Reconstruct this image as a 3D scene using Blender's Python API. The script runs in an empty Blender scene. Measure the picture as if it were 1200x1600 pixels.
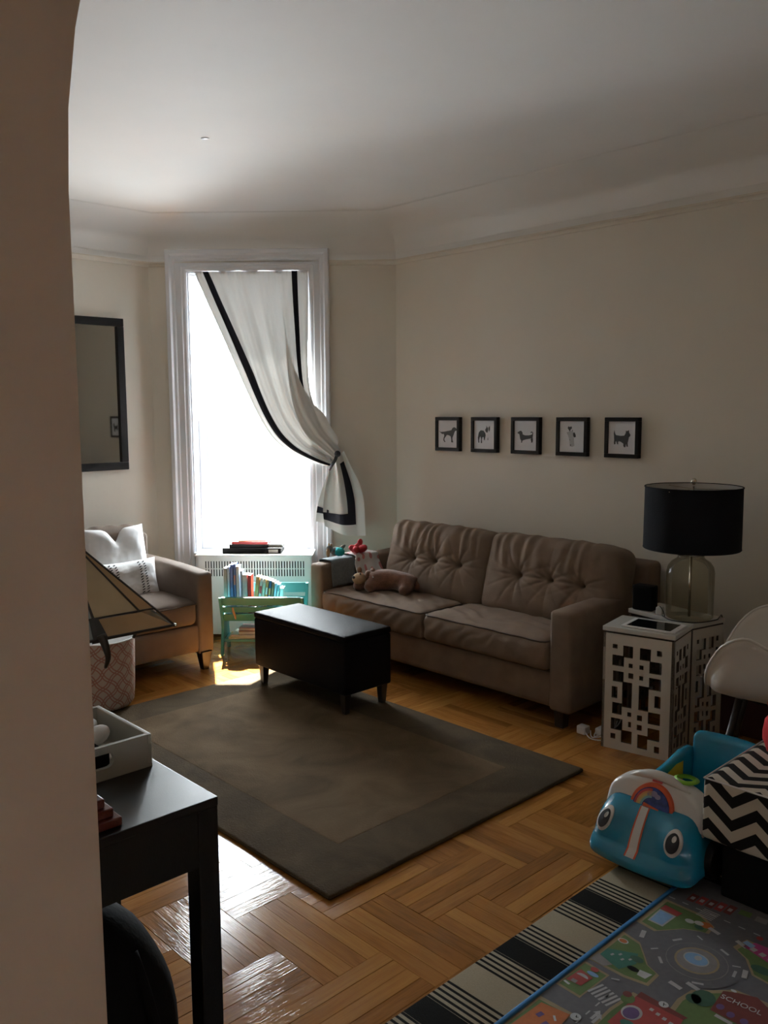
import bpy, bmesh, math, random
from mathutils import Matrix, Vector, noise, Euler
random.seed(7)
S = bpy.context.scene
COL = S.collection
PI = math.pi

# ------------------------------------------------------------------ camera
FPX, PITCH, ROLL, YAW, CH = 1349.39, math.radians(-6.7155), math.radians(-0.3219), math.radians(46.5173), 1.56
def make_camera():
    cy, sy, cp, sp = math.cos(YAW), math.sin(YAW), math.cos(PITCH), math.sin(PITCH)
    f = Vector((-sy*cp, cy*cp, sp)); r = Vector((cy, sy, 0)); u = r.cross(f)
    R = r*math.cos(ROLL) + u*math.sin(ROLL); U = -r*math.sin(ROLL) + u*math.cos(ROLL)
    m = Matrix((R, U, -f)).transposed().to_4x4(); m.translation = Vector((0, 0, CH))
    d = bpy.data.cameras.new('camera'); d.sensor_fit = 'VERTICAL'; d.sensor_height = 36; d.sensor_width = 27
    d.lens = 36*FPX/1600; d.clip_start = .02
    o = bpy.data.objects.new('camera', d); COL.objects.link(o); o.matrix_world = m
    S.camera = o
make_camera()
# ------------------------------------------------------------------ light and exposure
S.view_settings.view_transform = 'Standard'; S.view_settings.look = 'None'
S.view_settings.gamma = 1; S.view_settings.use_curve_mapping = False
S.view_settings.exposure = 0.0
try:
    S.cycles.use_denoising = True
    S.cycles.max_bounces = 10; S.cycles.diffuse_bounces = 6; S.cycles.glossy_bounces = 4
    S.cycles.transparent_max_bounces = 16; S.cycles.sample_clamp_indirect = 6
    S.cycles.caustics_reflective = False; S.cycles.caustics_refractive = False
except Exception: pass
SKY, SUN, LAMP = 54.0, 225.0, 3.8
w = bpy.data.worlds.new('sky'); S.world = w; w.use_nodes = True
w.node_tree.nodes['Background'].inputs[0].default_value = (.90, .96, 1, 1)
w.node_tree.nodes['Background'].inputs[1].default_value = SKY
# window wall frame: corner with the sofa wall, 45 degree chamfer
A0 = Vector((-4.349, 4.25, 0)); SV = Vector((-1, -1, 0))/2**.5; NV = Vector((-1, 1, 0))/2**.5; N0 = 6.0805
def win(s, n, z=0.0):      # s along the chamfered wall from the sofa corner, n distance from camera foot
    return A0 + SV*s + NV*(n-N0) + Vector((0, 0, z))
def sun():
    d = bpy.data.lights.new('sun', 'SUN'); d.energy = SUN; d.angle = math.radians(.6); d.color = (1, .97, .92)
    o = bpy.data.objects.new('sun', d); COL.objects.link(o)
    h = (-NV*.97 - SV*.24); t = Vector((h.x, h.y, -1.43)).normalized()
    o.rotation_euler = t.to_track_quat('-Z', 'Y').to_euler()
sun()
def portal():
    d = bpy.data.lights.new('window_portal', 'AREA'); d.shape = 'RECTANGLE'; d.size = .9; d.size_y = 2.0
    o = bpy.data.objects.new('window_portal', d); COL.objects.link(o)
    o.location = win(1.015, N0+.36, 1.54); o.rotation_euler = (-NV).to_track_quat('-Z', 'Z').to_euler()
    d.cycles.is_portal = True
portal()
def room_lamp():           # the lit room the camera stands in, behind it
    d = bpy.data.lights.new('back_room_lamp', 'AREA'); d.shape = 'DISK'; d.size = .5; d.energy = LAMP; d.color = (1, .72, .42)
    o = bpy.data.objects.new('back_room_lamp', d); COL.objects.link(o); o.location = (1.9, -.6, 2.6)
room_lamp()

# ------------------------------------------------------------------ materials
def node(nt, t, **k):
    n = nt.nodes.new(t)
    for a, b in k.items(): setattr(n, a, b)
    return n
def lin(c): return tuple(((x/255)/12.92 if x <= 10 else ((x/255+.055)/1.055)**2.4) for x in c)
def mat(name, col, rough=.6, metal=0, var=.06, scale=8, bump=0, bscale=60, sheen=0, spec=.5, coat=0, stretch=None, gen='Object'):
    m = bpy.data.materials.new(name); m.use_nodes = True; nt = m.node_tree; p = nt.nodes['Principled BSDF']
    p.inputs['Roughness'].default_value = rough; p.inputs['Metallic'].default_value = metal
    p.inputs['Specular IOR Level'].default_value = spec
    if sheen: p.inputs['Sheen Weight'].default_value = sheen; p.inputs['Sheen Roughness'].default_value = .5
    if coat: p.inputs['Coat Weight'].default_value = coat; p.inputs['Coat Roughness'].default_value = .08
    tc = node(nt, 'ShaderNodeTexCoord'); src = tc.outputs[gen]
    if stretch:
        mp = node(nt, 'ShaderNodeMapping'); mp.inputs['Scale'].default_value = stretch
        nt.links.new(src, mp.inputs[0]); src = mp.outputs[0]
    nz = node(nt, 'ShaderNodeTexNoise'); nz.inputs['Scale'].default_value = scale; nz.inputs['Detail'].default_value = 4
    nt.links.new(src, nz.inputs['Vector'])
    rp = node(nt, 'ShaderNodeValToRGB')
    rp.color_ramp.elements[0].color = tuple(max(0, x*(1-var)) for x in col)+(1,); rp.color_ramp.elements[0].position = .3
    rp.color_ramp.elements[1].color = tuple(min(1, x*(1+var)) for x in col)+(1,); rp.color_ramp.elements[1].position = .7
    nt.links.new(nz.outputs['Fac'], rp.inputs[0]); nt.links.new(rp.outputs[0], p.inputs['Base Color'])
    if bump:
        n2 = node(nt, 'ShaderNodeTexNoise'); n2.inputs['Scale'].default_value = bscale; n2.inputs['Detail'].default_value = 3
        nt.links.new(src, n2.inputs['Vector'])
        b = node(nt, 'ShaderNodeBump'); b.inputs['Strength'].default_value = bump; b.inputs['Distance'].default_value = .004
        nt.links.new(n2.outputs['Fac'], b.inputs['Height']); nt.links.new(b.outputs[0], p.inputs['Normal'])
    return m
def mth(nt, op, a, b=None, c=None):
    n = node(nt, 'ShaderNodeMath', operation=op)
    for i, x in enumerate((a, b, c)):
        if x is None: continue
        if isinstance(x, (int, float)): n.inputs[i].default_value = x
        else: nt.links.new(x, n.inputs[i])
    return n.outputs[0]
def mix(nt, fac, a, b):
    n = node(nt, 'ShaderNodeMix', data_type='RGBA')
    if isinstance(fac, (int, float)): n.inputs[0].default_value = fac
    else: nt.links.new(fac, n.inputs[0])
    for i, x in ((6, a), (7, b)):
        if isinstance(x, tuple): n.inputs[i].default_value = x+(1,)
        else: nt.links.new(x, n.inputs[i])
    return n.outputs[2]
def base(name, rough=.7):
    m = bpy.data.materials.new(name); m.use_nodes = True; nt = m.node_tree
    p = nt.nodes['Principled BSDF']; p.inputs['Roughness'].default_value = rough
    return m, nt, p
def coords(nt, kind='Object'):
    tc = node(nt, 'ShaderNodeTexCoord'); sp = node(nt, 'ShaderNodeSeparateXYZ'); nt.links.new(tc.outputs[kind], sp.inputs[0])
    return sp.outputs[0], sp.outputs[1], sp.outputs[2], tc.outputs[kind]

M = {}
M['wall'] = mat('cream wall paint', (.72, .67, .58), .55, var=.02, scale=3, bump=.12, bscale=25)
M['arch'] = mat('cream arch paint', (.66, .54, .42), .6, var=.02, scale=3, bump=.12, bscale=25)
M['ceil'] = mat('white ceiling paint', (.84, .84, .82), .7, var=.02, scale=2, bump=.08, bscale=14)
M['gloss_white'] = mat('white gloss trim paint', (.78, .80, .84), .3, var=.02, bump=.05, bscale=30)
M['cover'] = mat('white enamel sheet', (.74, .72, .70), .4, var=.02)
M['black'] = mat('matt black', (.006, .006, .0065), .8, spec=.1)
M['dark_wood'] = mat('dark espresso wood', (.022, .016, .013), .35, var=.2, stretch=(20, 20, 2))
M['desk'] = mat('black brown veneer', (.006, .0055, .006), .33, var=.25, scale=6, stretch=(4, 40, 4), bump=.15, bscale=30, spec=.4)
M['sofa'] = mat('taupe microfiber', (.195, .140, .102), .85, var=.13, scale=9, bump=.25, bscale=220, spec=.2)
M['armchair'] = mat('taupe microfiber armchair', (.165, .125, .10), .85, var=.11, scale=9, bump=.25, bscale=220, spec=.2)
M['piping'] = mat('dark taupe piping', (.075, .052, .037), .8)
M['leather'] = mat('black faux leather', (.006, .0055, .0065), .5, var=.1, bump=.6, bscale=260, spec=.05)
M['teal'] = mat('turquoise paint', (.055, .28, .285), .4, var=.03)
M['white_fab'] = mat('white cotton', (.80, .80, .80), .9, var=.03, scale=30, bump=.2, bscale=300)
M['ink'] = mat('charcoal thread', (.03, .03, .035), .9)
M['white_lacq'] = mat('white lacquer', (.66, .62, .56), .4, var=.03)
M['inner_shade'] = mat('painted inner shade brown', (.10, .075, .055), .8)  # shade inside the lattice tables, painted on inner faces and hole rims
M['white_top'] = mat('white table top', (.62, .62, .60), .25, var=.02)
M['plastic_white'] = mat('white moulded plastic', (.66, .62, .57), .35, var=.01)
M['frame_black'] = mat('black frame lacquer', (.007, .006, .006), .45, spec=.2)
M['print_paper'] = mat('print paper', (.74, .75, .78), .5, var=.02)
M['print_ink'] = mat('print ink', (.03, .03, .032), .6)
M['print_grey'] = mat('print pale grey', (.42, .43, .45), .6)
M['shade_black'] = mat('black lamp shade cloth', (.008, .008, .010), .9, bump=.3, bscale=300, spec=.1)
M['shade_in'] = mat('silver shade lining', (.5, .5, .48), .6)
M['nickel'] = mat('brushed nickel', (.6, .57, .5), .25, metal=1)
M['blue'] = mat('blue toy plastic', (.010, .22, .36), .22, var=.02, coat=.3)
M['yellow'] = mat('yellow toy plastic', (.50, .40, .03), .4)
M['toywhite'] = mat('white toy plastic', (.66, .64, .62), .3, var=.02)
M['orange'] = mat('orange toy plastic', (.65, .10, .03), .4)
M['green'] = mat('lime toy plastic', (.22, .5, .04), .4)
M['red'] = mat('red felt', (.45, .02, .03), .8)
M['redknit'] = mat('red knitted wool', (.50, .012, .02), .95, bump=.9, bscale=160)
M['yellowknit'] = mat('yellow plush', (.55, .42, .10), .95, bump=.6, bscale=160)
M['plush'] = mat('brown plush', (.17, .075, .042), .95, var=.25, scale=25, bump=.8, bscale=180, sheen=.3)
M['plush_tan'] = mat('tan plush', (.40, .27, .16), .95, var=.15, scale=25, bump=.8, bscale=180)
M['plush_grey'] = mat('grey plush', (.15, .14, .13), .95, var=.2, scale=40, bump=.8, bscale=180)
M['tulle'] = mat('aqua tulle', (.02, .50, .55), .8)
M['blanket'] = mat('grey knitted blanket', (.20, .23, .25), .95, var=.12, scale=60, bump=.6, bscale=200)
M['grey_metal'] = mat('tray grey white paint', (.42, .42, .38), .45)
M['redwood'] = mat('red stained wood', (.09, .012, .006), .35, var=.3, stretch=(3, 30, 30))
M['amber'] = mat('amber stained glass', (.40, .27, .14), .25, var=.15, scale=7)
M['tan'] = mat('mottled tan stained glass', (.46, .38, .25), .25, var=.25, scale=5)
M['greyglass'] = mat('grey blue stained glass', (.30, .36, .38), .2, var=.15, scale=7)
M['lead'] = mat('dark lead came', (.02, .017, .015), .4)
M['chalk'] = mat('white plastic', (.7, .7, .7), .4)
M['screen'] = mat('black glass screen', (.006, .006, .008), .06)
M['cord'] = mat('black cable', (.01, .01, .01), .6)
M['bag'] = mat('black nylon', (.005, .005, .0055), .8, bump=.3, bscale=90, spec=.12)
M['bag_blue'] = mat('blue nylon', (.02, .16, .25), .7)
M['mirror'] = mat('silvered mirror', (.72, .75, .74), .03, metal=1, var=.0)
M['paper'] = mat('paper', (.72, .70, .66), .8, var=.03, scale=60)
M['maroon'] = mat('dark maroon board', (.06, .015, .015), .8)

def rug_mat(name, a, b):
    m, nt, p = base(name, .95); x, y, z, v = coords(nt)
    n1 = node(nt, 'ShaderNodeTexNoise'); n1.inputs['Scale'].default_value = 3.2; n1.inputs['Detail'].default_value = 5; n1.inputs['Distortion'].default_value = 1.2
    nt.links.new(v, n1.inputs['Vector'])
    rp = node(nt, 'ShaderNodeValToRGB'); rp.color_ramp.elements[0].position = .35; rp.color_ramp.elements[1].position = .68
    rp.color_ramp.elements[0].color = a+(1,); rp.color_ramp.elements[1].color = b+(1,)
    nt.links.new(n1.outputs['Fac'], rp.inputs[0]); nt.links.new(rp.outputs[0], p.inputs['Base Color'])
    n2 = node(nt, 'ShaderNodeTexNoise'); n2.inputs['Scale'].default_value = 140; n2.inputs['Detail'].default_value = 3; nt.links.new(v, n2.inputs['Vector'])
    bp = node(nt, 'ShaderNodeBump'); bp.inputs['Strength'].default_value = .7; bp.inputs['Distance'].default_value = .006
    nt.links.new(n2.outputs['Fac'], bp.inputs['Height']); nt.links.new(bp.outputs[0], p.inputs['Normal'])
    p.inputs['Specular IOR Level'].default_value = .1
    return m
M['rug'] = rug_mat('taupe rug pile', (.086, .058, .032), (.145, .100, .058))
M['rug_border'] = rug_mat('darker taupe rug border', (.060, .043, .026), (.094, .068, .041))

def plank_mat():
    m, nt, p = base('oak parquet', .22)
    uv = node(nt, 'ShaderNodeUVMap'); g = node(nt, 'ShaderNodeNewGeometry'); oi = node(nt, 'ShaderNodeObjectInfo')
    rnd = mth(nt, 'FRACT', mth(nt, 'ADD', g.outputs['Random Per Island'], oi.outputs['Random']))
    off = mth(nt, 'MULTIPLY', rnd, 37.0)
    cx = node(nt, 'ShaderNodeCombineXYZ'); sp = node(nt, 'ShaderNodeSeparateXYZ'); nt.links.new(uv.outputs[0], sp.inputs[0])
    nt.links.new(mth(nt, 'MULTIPLY', sp.outputs[0], 2.2), cx.inputs[0]); nt.links.new(mth(nt, 'MULTIPLY', sp.outputs[1], 26), cx.inputs[1]); nt.links.new(off, cx.inputs[2])
    n1 = node(nt, 'ShaderNodeTexNoise'); n1.inputs['Scale'].default_value = 1.6; n1.inputs['Detail'].default_value = 4; n1.inputs['Distortion'].default_value = 1.6
    nt.links.new(cx.outputs[0], n1.inputs['Vector'])
    cg = node(nt, 'ShaderNodeCombineXYZ'); nt.links.new(mth(nt, 'MULTIPLY', sp.outputs[0], 14), cg.inputs[0]); nt.links.new(mth(nt, 'MULTIPLY', sp.outputs[1], 420), cg.inputs[1]); nt.links.new(off, cg.inputs[2])
    n2 = node(nt, 'ShaderNodeTexNoise'); n2.inputs['Scale'].default_value = 1; n2.inputs['Detail'].default_value = 2; nt.links.new(cg.outputs[0], n2.inputs['Vector'])
    rp = node(nt, 'ShaderNodeValToRGB'); e = rp.color_ramp.elements
    e[0].position = .1; e[0].color = (.115, .042, .009, 1); e[1].position = .95; e[1].color = (.50, .245, .060, 1)
    k = e.new(.5); k.color = (.34, .145, .034, 1)
    t = mth(nt, 'ADD', mth(nt, 'ADD', mth(nt, 'MULTIPLY', rnd, .36), .06), mth(nt, 'MULTIPLY', n1.outputs['Fac'], .55))
    t = mth(nt, 'ADD', t, mth(nt, 'MULTIPLY', mth(nt, 'SUBTRACT', n2.outputs['Fac'], .5), .28))
    nt.links.new(t, rp.inputs[0]); nt.links.new(rp.outputs[0], p.inputs['Base Color'])
    n3 = node(nt, 'ShaderNodeTexNoise'); n3.inputs['Scale'].default_value = 7; n3.inputs['Detail'].default_value = 3
    gp = node(nt, 'ShaderNodeTexCoord'); nt.links.new(cx.outputs[0], n3.inputs['Vector'])
    bp = node(nt, 'ShaderNodeBump'); bp.inputs['Strength'].default_value = .25; bp.inputs['Distance'].default_value = .002
    nt.links.new(mth(nt, 'ADD', n3.outputs['Fac'], mth(nt, 'MULTIPLY', n2.outputs['Fac'], .4)), bp.inputs['Height']); nt.links.new(bp.outputs[0], p.inputs['Normal'])
    p.inputs['Specular IOR Level'].default_value = .38
    rr = mth(nt, 'ADD', .08, mth(nt, 'MULTIPLY', n1.outputs['Fac'], .10)); nt.links.new(rr, p.inputs['Roughness'])
    return m
M['plank'] = plank_mat()

def glass_mat(name, tint=(1, 1, 1), gloss=.9, rough=0.0):
    m = bpy.data.materials.new(name); m.use_nodes = True; nt = m.node_tree; nt.nodes.clear()
    o = node(nt, 'ShaderNodeOutputMaterial'); t = node(nt, 'ShaderNodeBsdfTransparent'); t.inputs[0].default_value = tint+(1,)
    g = node(nt, 'ShaderNodeBsdfGlossy'); g.inputs['Roughness'].default_value = rough
    lw = node(nt, 'ShaderNodeLayerWeight'); lw.inputs[0].default_value = .25
    mx = node(nt, 'ShaderNodeMixShader'); nt.links.new(mth(nt, 'MULTIPLY', lw.outputs['Fresnel'], gloss), mx.inputs[0])
    nt.links.new(t.outputs[0], mx.inputs[1]); nt.links.new(g.outputs[0], mx.inputs[2]); nt.links.new(mx.outputs[0], o.inputs[0])
    return m
M['pane'] = glass_mat('window glass', (.97, .98, .98), .6)
M['jug'] = glass_mat('smoky grey glass', (.80, .78, .70), .55, .03)
def cloth_mat(name, col, tr):
    m = bpy.data.materials.new(name); m.use_nodes = True; nt = m.node_tree; nt.nodes.clear()
    o = node(nt, 'ShaderNodeOutputMaterial'); d = node(nt, 'ShaderNodeBsdfDiffuse'); t = node(nt, 'ShaderNodeBsdfTranslucent')
    wv = node(nt, 'ShaderNodeTexNoise'); wv.inputs['Scale'].default_value = 90
    c = mix(nt, wv.outputs['Fac'], tuple(x*.94 for x in col), col)
    nt.links.new(c, d.inputs[0]); nt.links.new(c, t.inputs[0])
    mx = node(nt, 'ShaderNodeMixShader'); mx.inputs[0].default_value = tr
    nt.links.new(d.outputs[0], mx.inputs[1]); nt.links.new(t.outputs[0], mx.inputs[2]); nt.links.new(mx.outputs[0], o.inputs[0])
    return m
M['curtain'] = cloth_mat('white curtain cloth', (.78, .77, .74), .014)
M['band'] = mat('navy black ribbon', (.010, .010, .016), .8, spec=.2)

def stripes_mat():
    m, nt, p = base('black and cream woven stripes', .95); p.inputs['Specular IOR Level'].default_value = .05; x, y, z, v = coords(nt)
    q = mth(nt, 'DIVIDE', mth(nt, 'SUBTRACT', y, 2.2065), .3733); q = mth(nt, 'SUBTRACT', q, mth(nt, 'FLOOR', q))   # 0..1 from the start of a black band
    def band(a, b): return mth(nt, 'MULTIPLY', mth(nt, 'GREATER_THAN', q, a), mth(nt, 'LESS_THAN', q, b))
    wide = band(0, .235)
    thin = mth(nt, 'MULTIPLY', mth(nt, 'ADD', band(.235, .5), band(.735, 1.0)), mth(nt, 'GREATER_THAN', mth(nt, 'FRACT', mth(nt, 'MULTIPLY', q, 1/.0525)), .55))
    nz = node(nt, 'ShaderNodeTexNoise'); nz.inputs['Scale'].default_value = 260; nt.links.new(v, nz.inputs['Vector'])
    cream = mix(nt, nz.outputs['Fac'], (.30, .26, .19), (.40, .35, .26))
    c = mix(nt, mth(nt, 'MINIMUM', mth(nt, 'ADD', wide, thin), 1), cream, (.012, .012, .012))
    nt.links.new(c, p.inputs['Base Color'])
    bp = node(nt, 'ShaderNodeBump'); bp.inputs['Strength'].default_value = .5; bp.inputs['Distance'].default_value = .003
    nt.links.new(nz.outputs['Fac'], bp.inputs['Height']); nt.links.new(bp.outputs[0], p.inputs['Normal'])
    return m
M['stripes'] = stripes_mat()
def chevron_mat():
    m, nt, p = base('black and white chevron cloth', .85); p.inputs['Specular IOR Level'].default_value = .1
    uv = node(nt, 'ShaderNodeUVMap'); sp = node(nt, 'ShaderNodeSeparateXYZ'); nt.links.new(uv.outputs[0], sp.inputs[0])
    tri = mth(nt, 'PINGPONG', sp.outputs[0], .075)
    q = mth(nt, 'FRACT', mth(nt, 'DIVIDE', mth(nt, 'ADD', sp.outputs[1], mth(nt, 'MULTIPLY', tri, .78)), .075))
    c = mix(nt, mth(nt, 'GREATER_THAN', q, .5), (.55, .50, .42), (.014, .013, .013))
    nt.links.new(c, p.inputs['Base Color']); return m
M['chevron'] = chevron_mat()
def lattice_mat():
    m, nt, p = base('coral lattice print on linen', .9)
    uv = node(nt, 'ShaderNodeUVMap'); sp = node(nt, 'ShaderNodeSeparateXYZ'); nt.links.new(uv.outputs[0], sp.inputs[0])
    u, v = mth(nt, 'MULTIPLY', sp.outputs[0], 13.0), mth(nt, 'MULTIPLY', sp.outputs[1], 13.0)
    a, b = mth(nt, 'ADD', u, v), mth(nt, 'SUBTRACT', u, v)
    def lines(k, o, wv):
        kk = mth(nt, 'PINGPONG', mth(nt, 'ADD', k, mth(nt, 'MULTIPLY', mth(nt, 'SINE', mth(nt, 'MULTIPLY', o, PI)), .10)), .5)
        return mth(nt, 'LESS_THAN', mth(nt, 'ABSOLUTE', mth(nt, 'SUBTRACT', kk, .13)), wv)
    f = mth(nt, 'MAXIMUM', lines(a, b, .06), lines(b, a, .06))
    c = mix(nt, f, (.50, .43, .38), (.38, .19, .15)); nt.links.new(c, p.inputs['Base Color']); return m
M['lattice'] = lattice_mat()
def hearts_mat():
    m, nt, p = base('white towel with red hearts', .9); x, y, z, v = coords(nt)
    vo = node(nt, 'ShaderNodeTexVoronoi'); vo.voronoi_dimensions = '2D'; vo.inputs['Scale'].default_value = 17; vo.inputs['Randomness'].default_value = .45; cx = node(nt, 'ShaderNodeCombineXYZ'); nt.links.new(y, cx.inputs[0]); nt.links.new(mth(nt, 'ADD', z, x), cx.inputs[1]); nt.links.new(cx.outputs[0], vo.inputs['Vector'])
    c = mix(nt, mth(nt, 'LESS_THAN', vo.outputs['Distance'], .22), (.74, .72, .72), (.56, .22, .23)); nt.links.new(c, p.inputs['Base Color']); return m
M['hearts'] = hearts_mat()
def shademat():
    m, nt, p = base('rainbow on a starry blue disc', .25); x, y, z, v = coords(nt, 'Object')
    return m

# ------------------------------------------------------------------ mesh builder
INV = {}
class B:
    def __init__(s): s.v = []; s.f = []; s.m = []; s.uv = {}
    def add(s, vs, fs, m=0):
        k = len(s.v); s.v += [Vector(p) for p in vs]
        for f in fs: s.f.append(tuple(k+i for i in f)); s.m.append(m)
        return s
    def box(s, x0, x1, y0, y1, z0, z1, m=0):
        return s.add([(x0,y0,z0),(x1,y0,z0),(x1,y1,z0),(x0,y1,z0),(x0,y0,z1),(x1,y0,z1),(x1,y1,z1),(x0,y1,z1)],
            [(3,2,1,0),(4,5,6,7),(0,1,5,4),(1,2,6,5),(2,3,7,6),(3,0,4,7)], m)
    def frustum(s, c0, h0, c1, h1, m=0):      # tapered bar between two horizontal rectangles (centres, half sizes)
        q = lambda c, h: [(c[0]-h[0],c[1]-h[1],c[2]),(c[0]+h[0],c[1]-h[1],c[2]),(c[0]+h[0],c[1]+h[1],c[2]),(c[0]-h[0],c[1]+h[1],c[2])]
        return s.add(q(c0,h0)+q(c1,h1), [(3,2,1,0),(4,5,6,7),(0,1,5,4),(1,2,6,5),(2,3,7,6),(3,0,4,7)], m)
    def prism(s, pts, axis, a, b, m=0):       # outline pts in the plane normal to axis, from a to b
        def P(p, t): return {'x': (t,p[0],p[1]), 'y': (p[0],t,p[1]), 'z': (p[0],p[1],t)}[axis]
        n = len(pts)
        fs = [tuple(range(n-1,-1,-1)), tuple(range(n,2*n))] + [(i,(i+1)%n,n+(i+1)%n,n+i) for i in range(n)]
        return s.add([P(p,a) for p in pts]+[P(p,b) for p in pts], fs, m)
    def poly(s, pts, m=0): return s.add(pts, [tuple(range(len(pts)))], m)
    def surf(s, fn, nu, nv, cu=False, cv=False, m=0):
        vs = [fn(i/nu, j/nv) for j in range(nv+(0 if cv else 1)) for i in range(nu+(0 if cu else 1))]
        W = nu+(0 if cu else 1); H = nv+(0 if cv else 1)
        return s.add(vs, [(j*W+i, j*W+(i+1)%W, ((j+1)%H)*W+(i+1)%W, ((j+1)%H)*W+i) for j in range(nv) for i in range(nu)], m)
    def lathe(s, prof, c=(0,0,0), n=32, m=0, sx=1, sy=1):
        vs = [(c[0]+r*sx*math.cos(2*PI*i/n), c[1]+r*sy*math.sin(2*PI*i/n), c[2]+z) for r, z in prof for i in range(n)]
        return s.add(vs, [(j*n+i, j*n+(i+1)%n, (j+1)*n+(i+1)%n, (j+1)*n+i) for j in range(len(prof)-1) for i in range(n)], m)
    def tube(s, pts, r, n=8, m=0, cap=True):
        pts = [Vector(p) for p in pts]; L = len(pts); rr = r if isinstance(r, (list, tuple)) else [r]*L
        vs = []; up = None
        for i, p in enumerate(pts):
            t = (pts[min(i+1,L-1)]-pts[max(i-1,0)]).normalized()
            if up is None: up = t.orthogonal().normalized()
            up = (up - t*up.dot(t)).normalized(); sd = t.cross(up)
            vs += [p + (up*math.cos(2*PI*k/n)+sd*math.sin(2*PI*k/n))*rr[i] for k in range(n)]
        fs = [(j*n+k, j*n+(k+1)%n, (j+1)*n+(k+1)%n, (j+1)*n+k) for j in range(L-1) for k in range(n)]
        if cap: fs += [tuple(range(n-1,-1,-1)), tuple((L-1)*n+k for k in range(n))]
        return s.add(vs, fs, m)
    def ell(s, c, r, rot=None, n=20, k=12, fn=None, m=0):
        R = Euler(rot).to_matrix() if rot else Matrix.Identity(3); c = Vector(c); vs = []
        for j in range(k+1):
            a = PI*j/k
            for i in range(n):
                b = 2*PI*i/n; p = Vector((r[0]*math.sin(a)*math.cos(b), r[1]*math.sin(a)*math.sin(b), r[2]*math.cos(a)))
                if fn: p = fn(p)
                vs.append(c + R @ p)
        return s.add(vs, [(j*n+i, (j+1)*n+i, (j+1)*n+(i+1)%n, j*n+(i+1)%n) for j in range(k) for i in range(n)], m)
    def rbox(s, c, size, r, n=(8,8,8), fn=None, mtx=None, m=0):
        h = Vector(size)/2; idx = {}; vs = []; fs = []
        def t(i, k, hh):       # grid spacing concentrated at the rounded edges
            ru = min(r, hh)
            e = 3
            if k <= 2*e: return -hh + 2*hh*i/k
            if i <= e: return -hh + ru*(1-math.cos(i/e*PI/2))
            if i >= k-e: return hh - ru*(1-math.cos((k-i)/e*PI/2))
            return -hh+ru + (2*hh-2*ru)*(i-e)/(k-2*e)
        def V(a, b, d):
            key = (a,b,d)
            if key not in idx:
                p = Vector((t(a,n[0],h[0]), t(b,n[1],h[1]), t(d,n[2],h[2])))
                q = Vector([max(-(h[i]-min(r,h[i])), min(h[i]-min(r,h[i]), p[i])) for i in range(3)])
                dv = p-q
                if dv.length > 1e-9: p = q + dv.normalized()*min(r, max(h))
                if fn: p = fn(p)
                idx[key] = len(vs); vs.append((mtx @ p if mtx else p) + Vector(c))
            return idx[key]
        X, Y, Z = n
        for a in range(X):
            for b in range(Y):
                fs.append((V(a,b,0),V(a,b+1,0),V(a+1,b+1,0),V(a+1,b,0))); fs.append((V(a,b,Z),V(a+1,b,Z),V(a+1,b+1,Z),V(a,b+1,Z)))
        for a in range(X):
            for d in range(Z):
                fs.append((V(a,0,d),V(a+1,0,d),V(a+1,0,d+1),V(a,0,d+1))); fs.append((V(a,Y,d),V(a,Y,d+1),V(a+1,Y,d+1),V(a+1,Y,d)))
        for b in range(Y):
            for d in range(Z):
                fs.append((V(0,b,d),V(0,b,d+1),V(0,b+1,d+1),V(0,b+1,d))); fs.append((V(X,b,d),V(X,b+1,d),V(X,b+1,d+1),V(X,b,d+1)))
        return s.add(vs, fs, m)
    def build(s, name, mats, parent=None, smooth=False, bevel=0, solid=0, local=False, uvfn=None, offset=0, seg=2):
        if not isinstance(mats, (list, tuple)): mats = [mats]
        vs = s.v
        root = parent
        while root is not None and root not in INV: root = root.parent
        if root is not None and not local: vs = [INV[root] @ p for p in vs]
        me = bpy.data.meshes.new(name); me.from_pydata([tuple(p) for p in vs], [], s.f)
        for k in mats: me.materials.append(M[k] if isinstance(k, str) else k)
        for p, k in zip(me.polygons, s.m): p.material_index = k; p.use_smooth = smooth
        if uvfn:
            l = me.uv_layers.new(name='UVMap')
            for p in me.polygons:
                for li in p.loop_indices: l.data[li].uv = uvfn(s.v[me.loops[li].vertex_index], p.normal)
        me.validate(); me.update()
        o = bpy.data.objects.new(name, me); COL.objects.link(o)
        if parent is not None: o.parent = parent
        if solid:
            d = o.modifiers.new('s', 'SOLIDIFY'); d.thickness = solid; d.offset = offset; d.material_offset = len(mats)-1; d.material_offset_rim = len(mats)-1
        if bevel:
            d = o.modifiers.new('b', 'BEVEL'); d.width = bevel; d.segments = seg; d.limit_method = 'ANGLE'; d.angle_limit = math.radians(40)
        return o

def thing(name, label, cat, loc=(0,0,0), rz=0.0, group=None):
    o = bpy.data.objects.new(name, None); COL.objects.link(o); o.empty_display_size = .05
    o.location = loc; o.rotation_euler = (0,0,rz); o['label'] = label; o['category'] = cat
    if group: o['group'] = group
    INV[o] = (Matrix.Translation(Vector(loc)) @ Matrix.Rotation(rz, 4, 'Z')).inverted()
    return o
def tag(o, label, cat, group=None):
    o['label'] = label; o['category'] = cat
    if group: o['group'] = group
    return o
def struct(o): o['kind'] = 'structure'; return o
def dup(root, loc, rz, label, group=None):
    r = root.copy(); COL.objects.link(r); r.location = loc; r.rotation_euler = (0,0,rz); r['label'] = label
    if group: r['group'] = group
    for ch in list(root.children):
        c = ch.copy(); COL.objects.link(c); c.parent = r
        for g in ch.children:
            d = g.copy(); COL.objects.link(d); d.parent = c
    return r
def nz(p, s=1.0): return noise.noise(Vector(p)*s)
def lerp(a, b, t): return a+(b-a)*t
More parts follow.
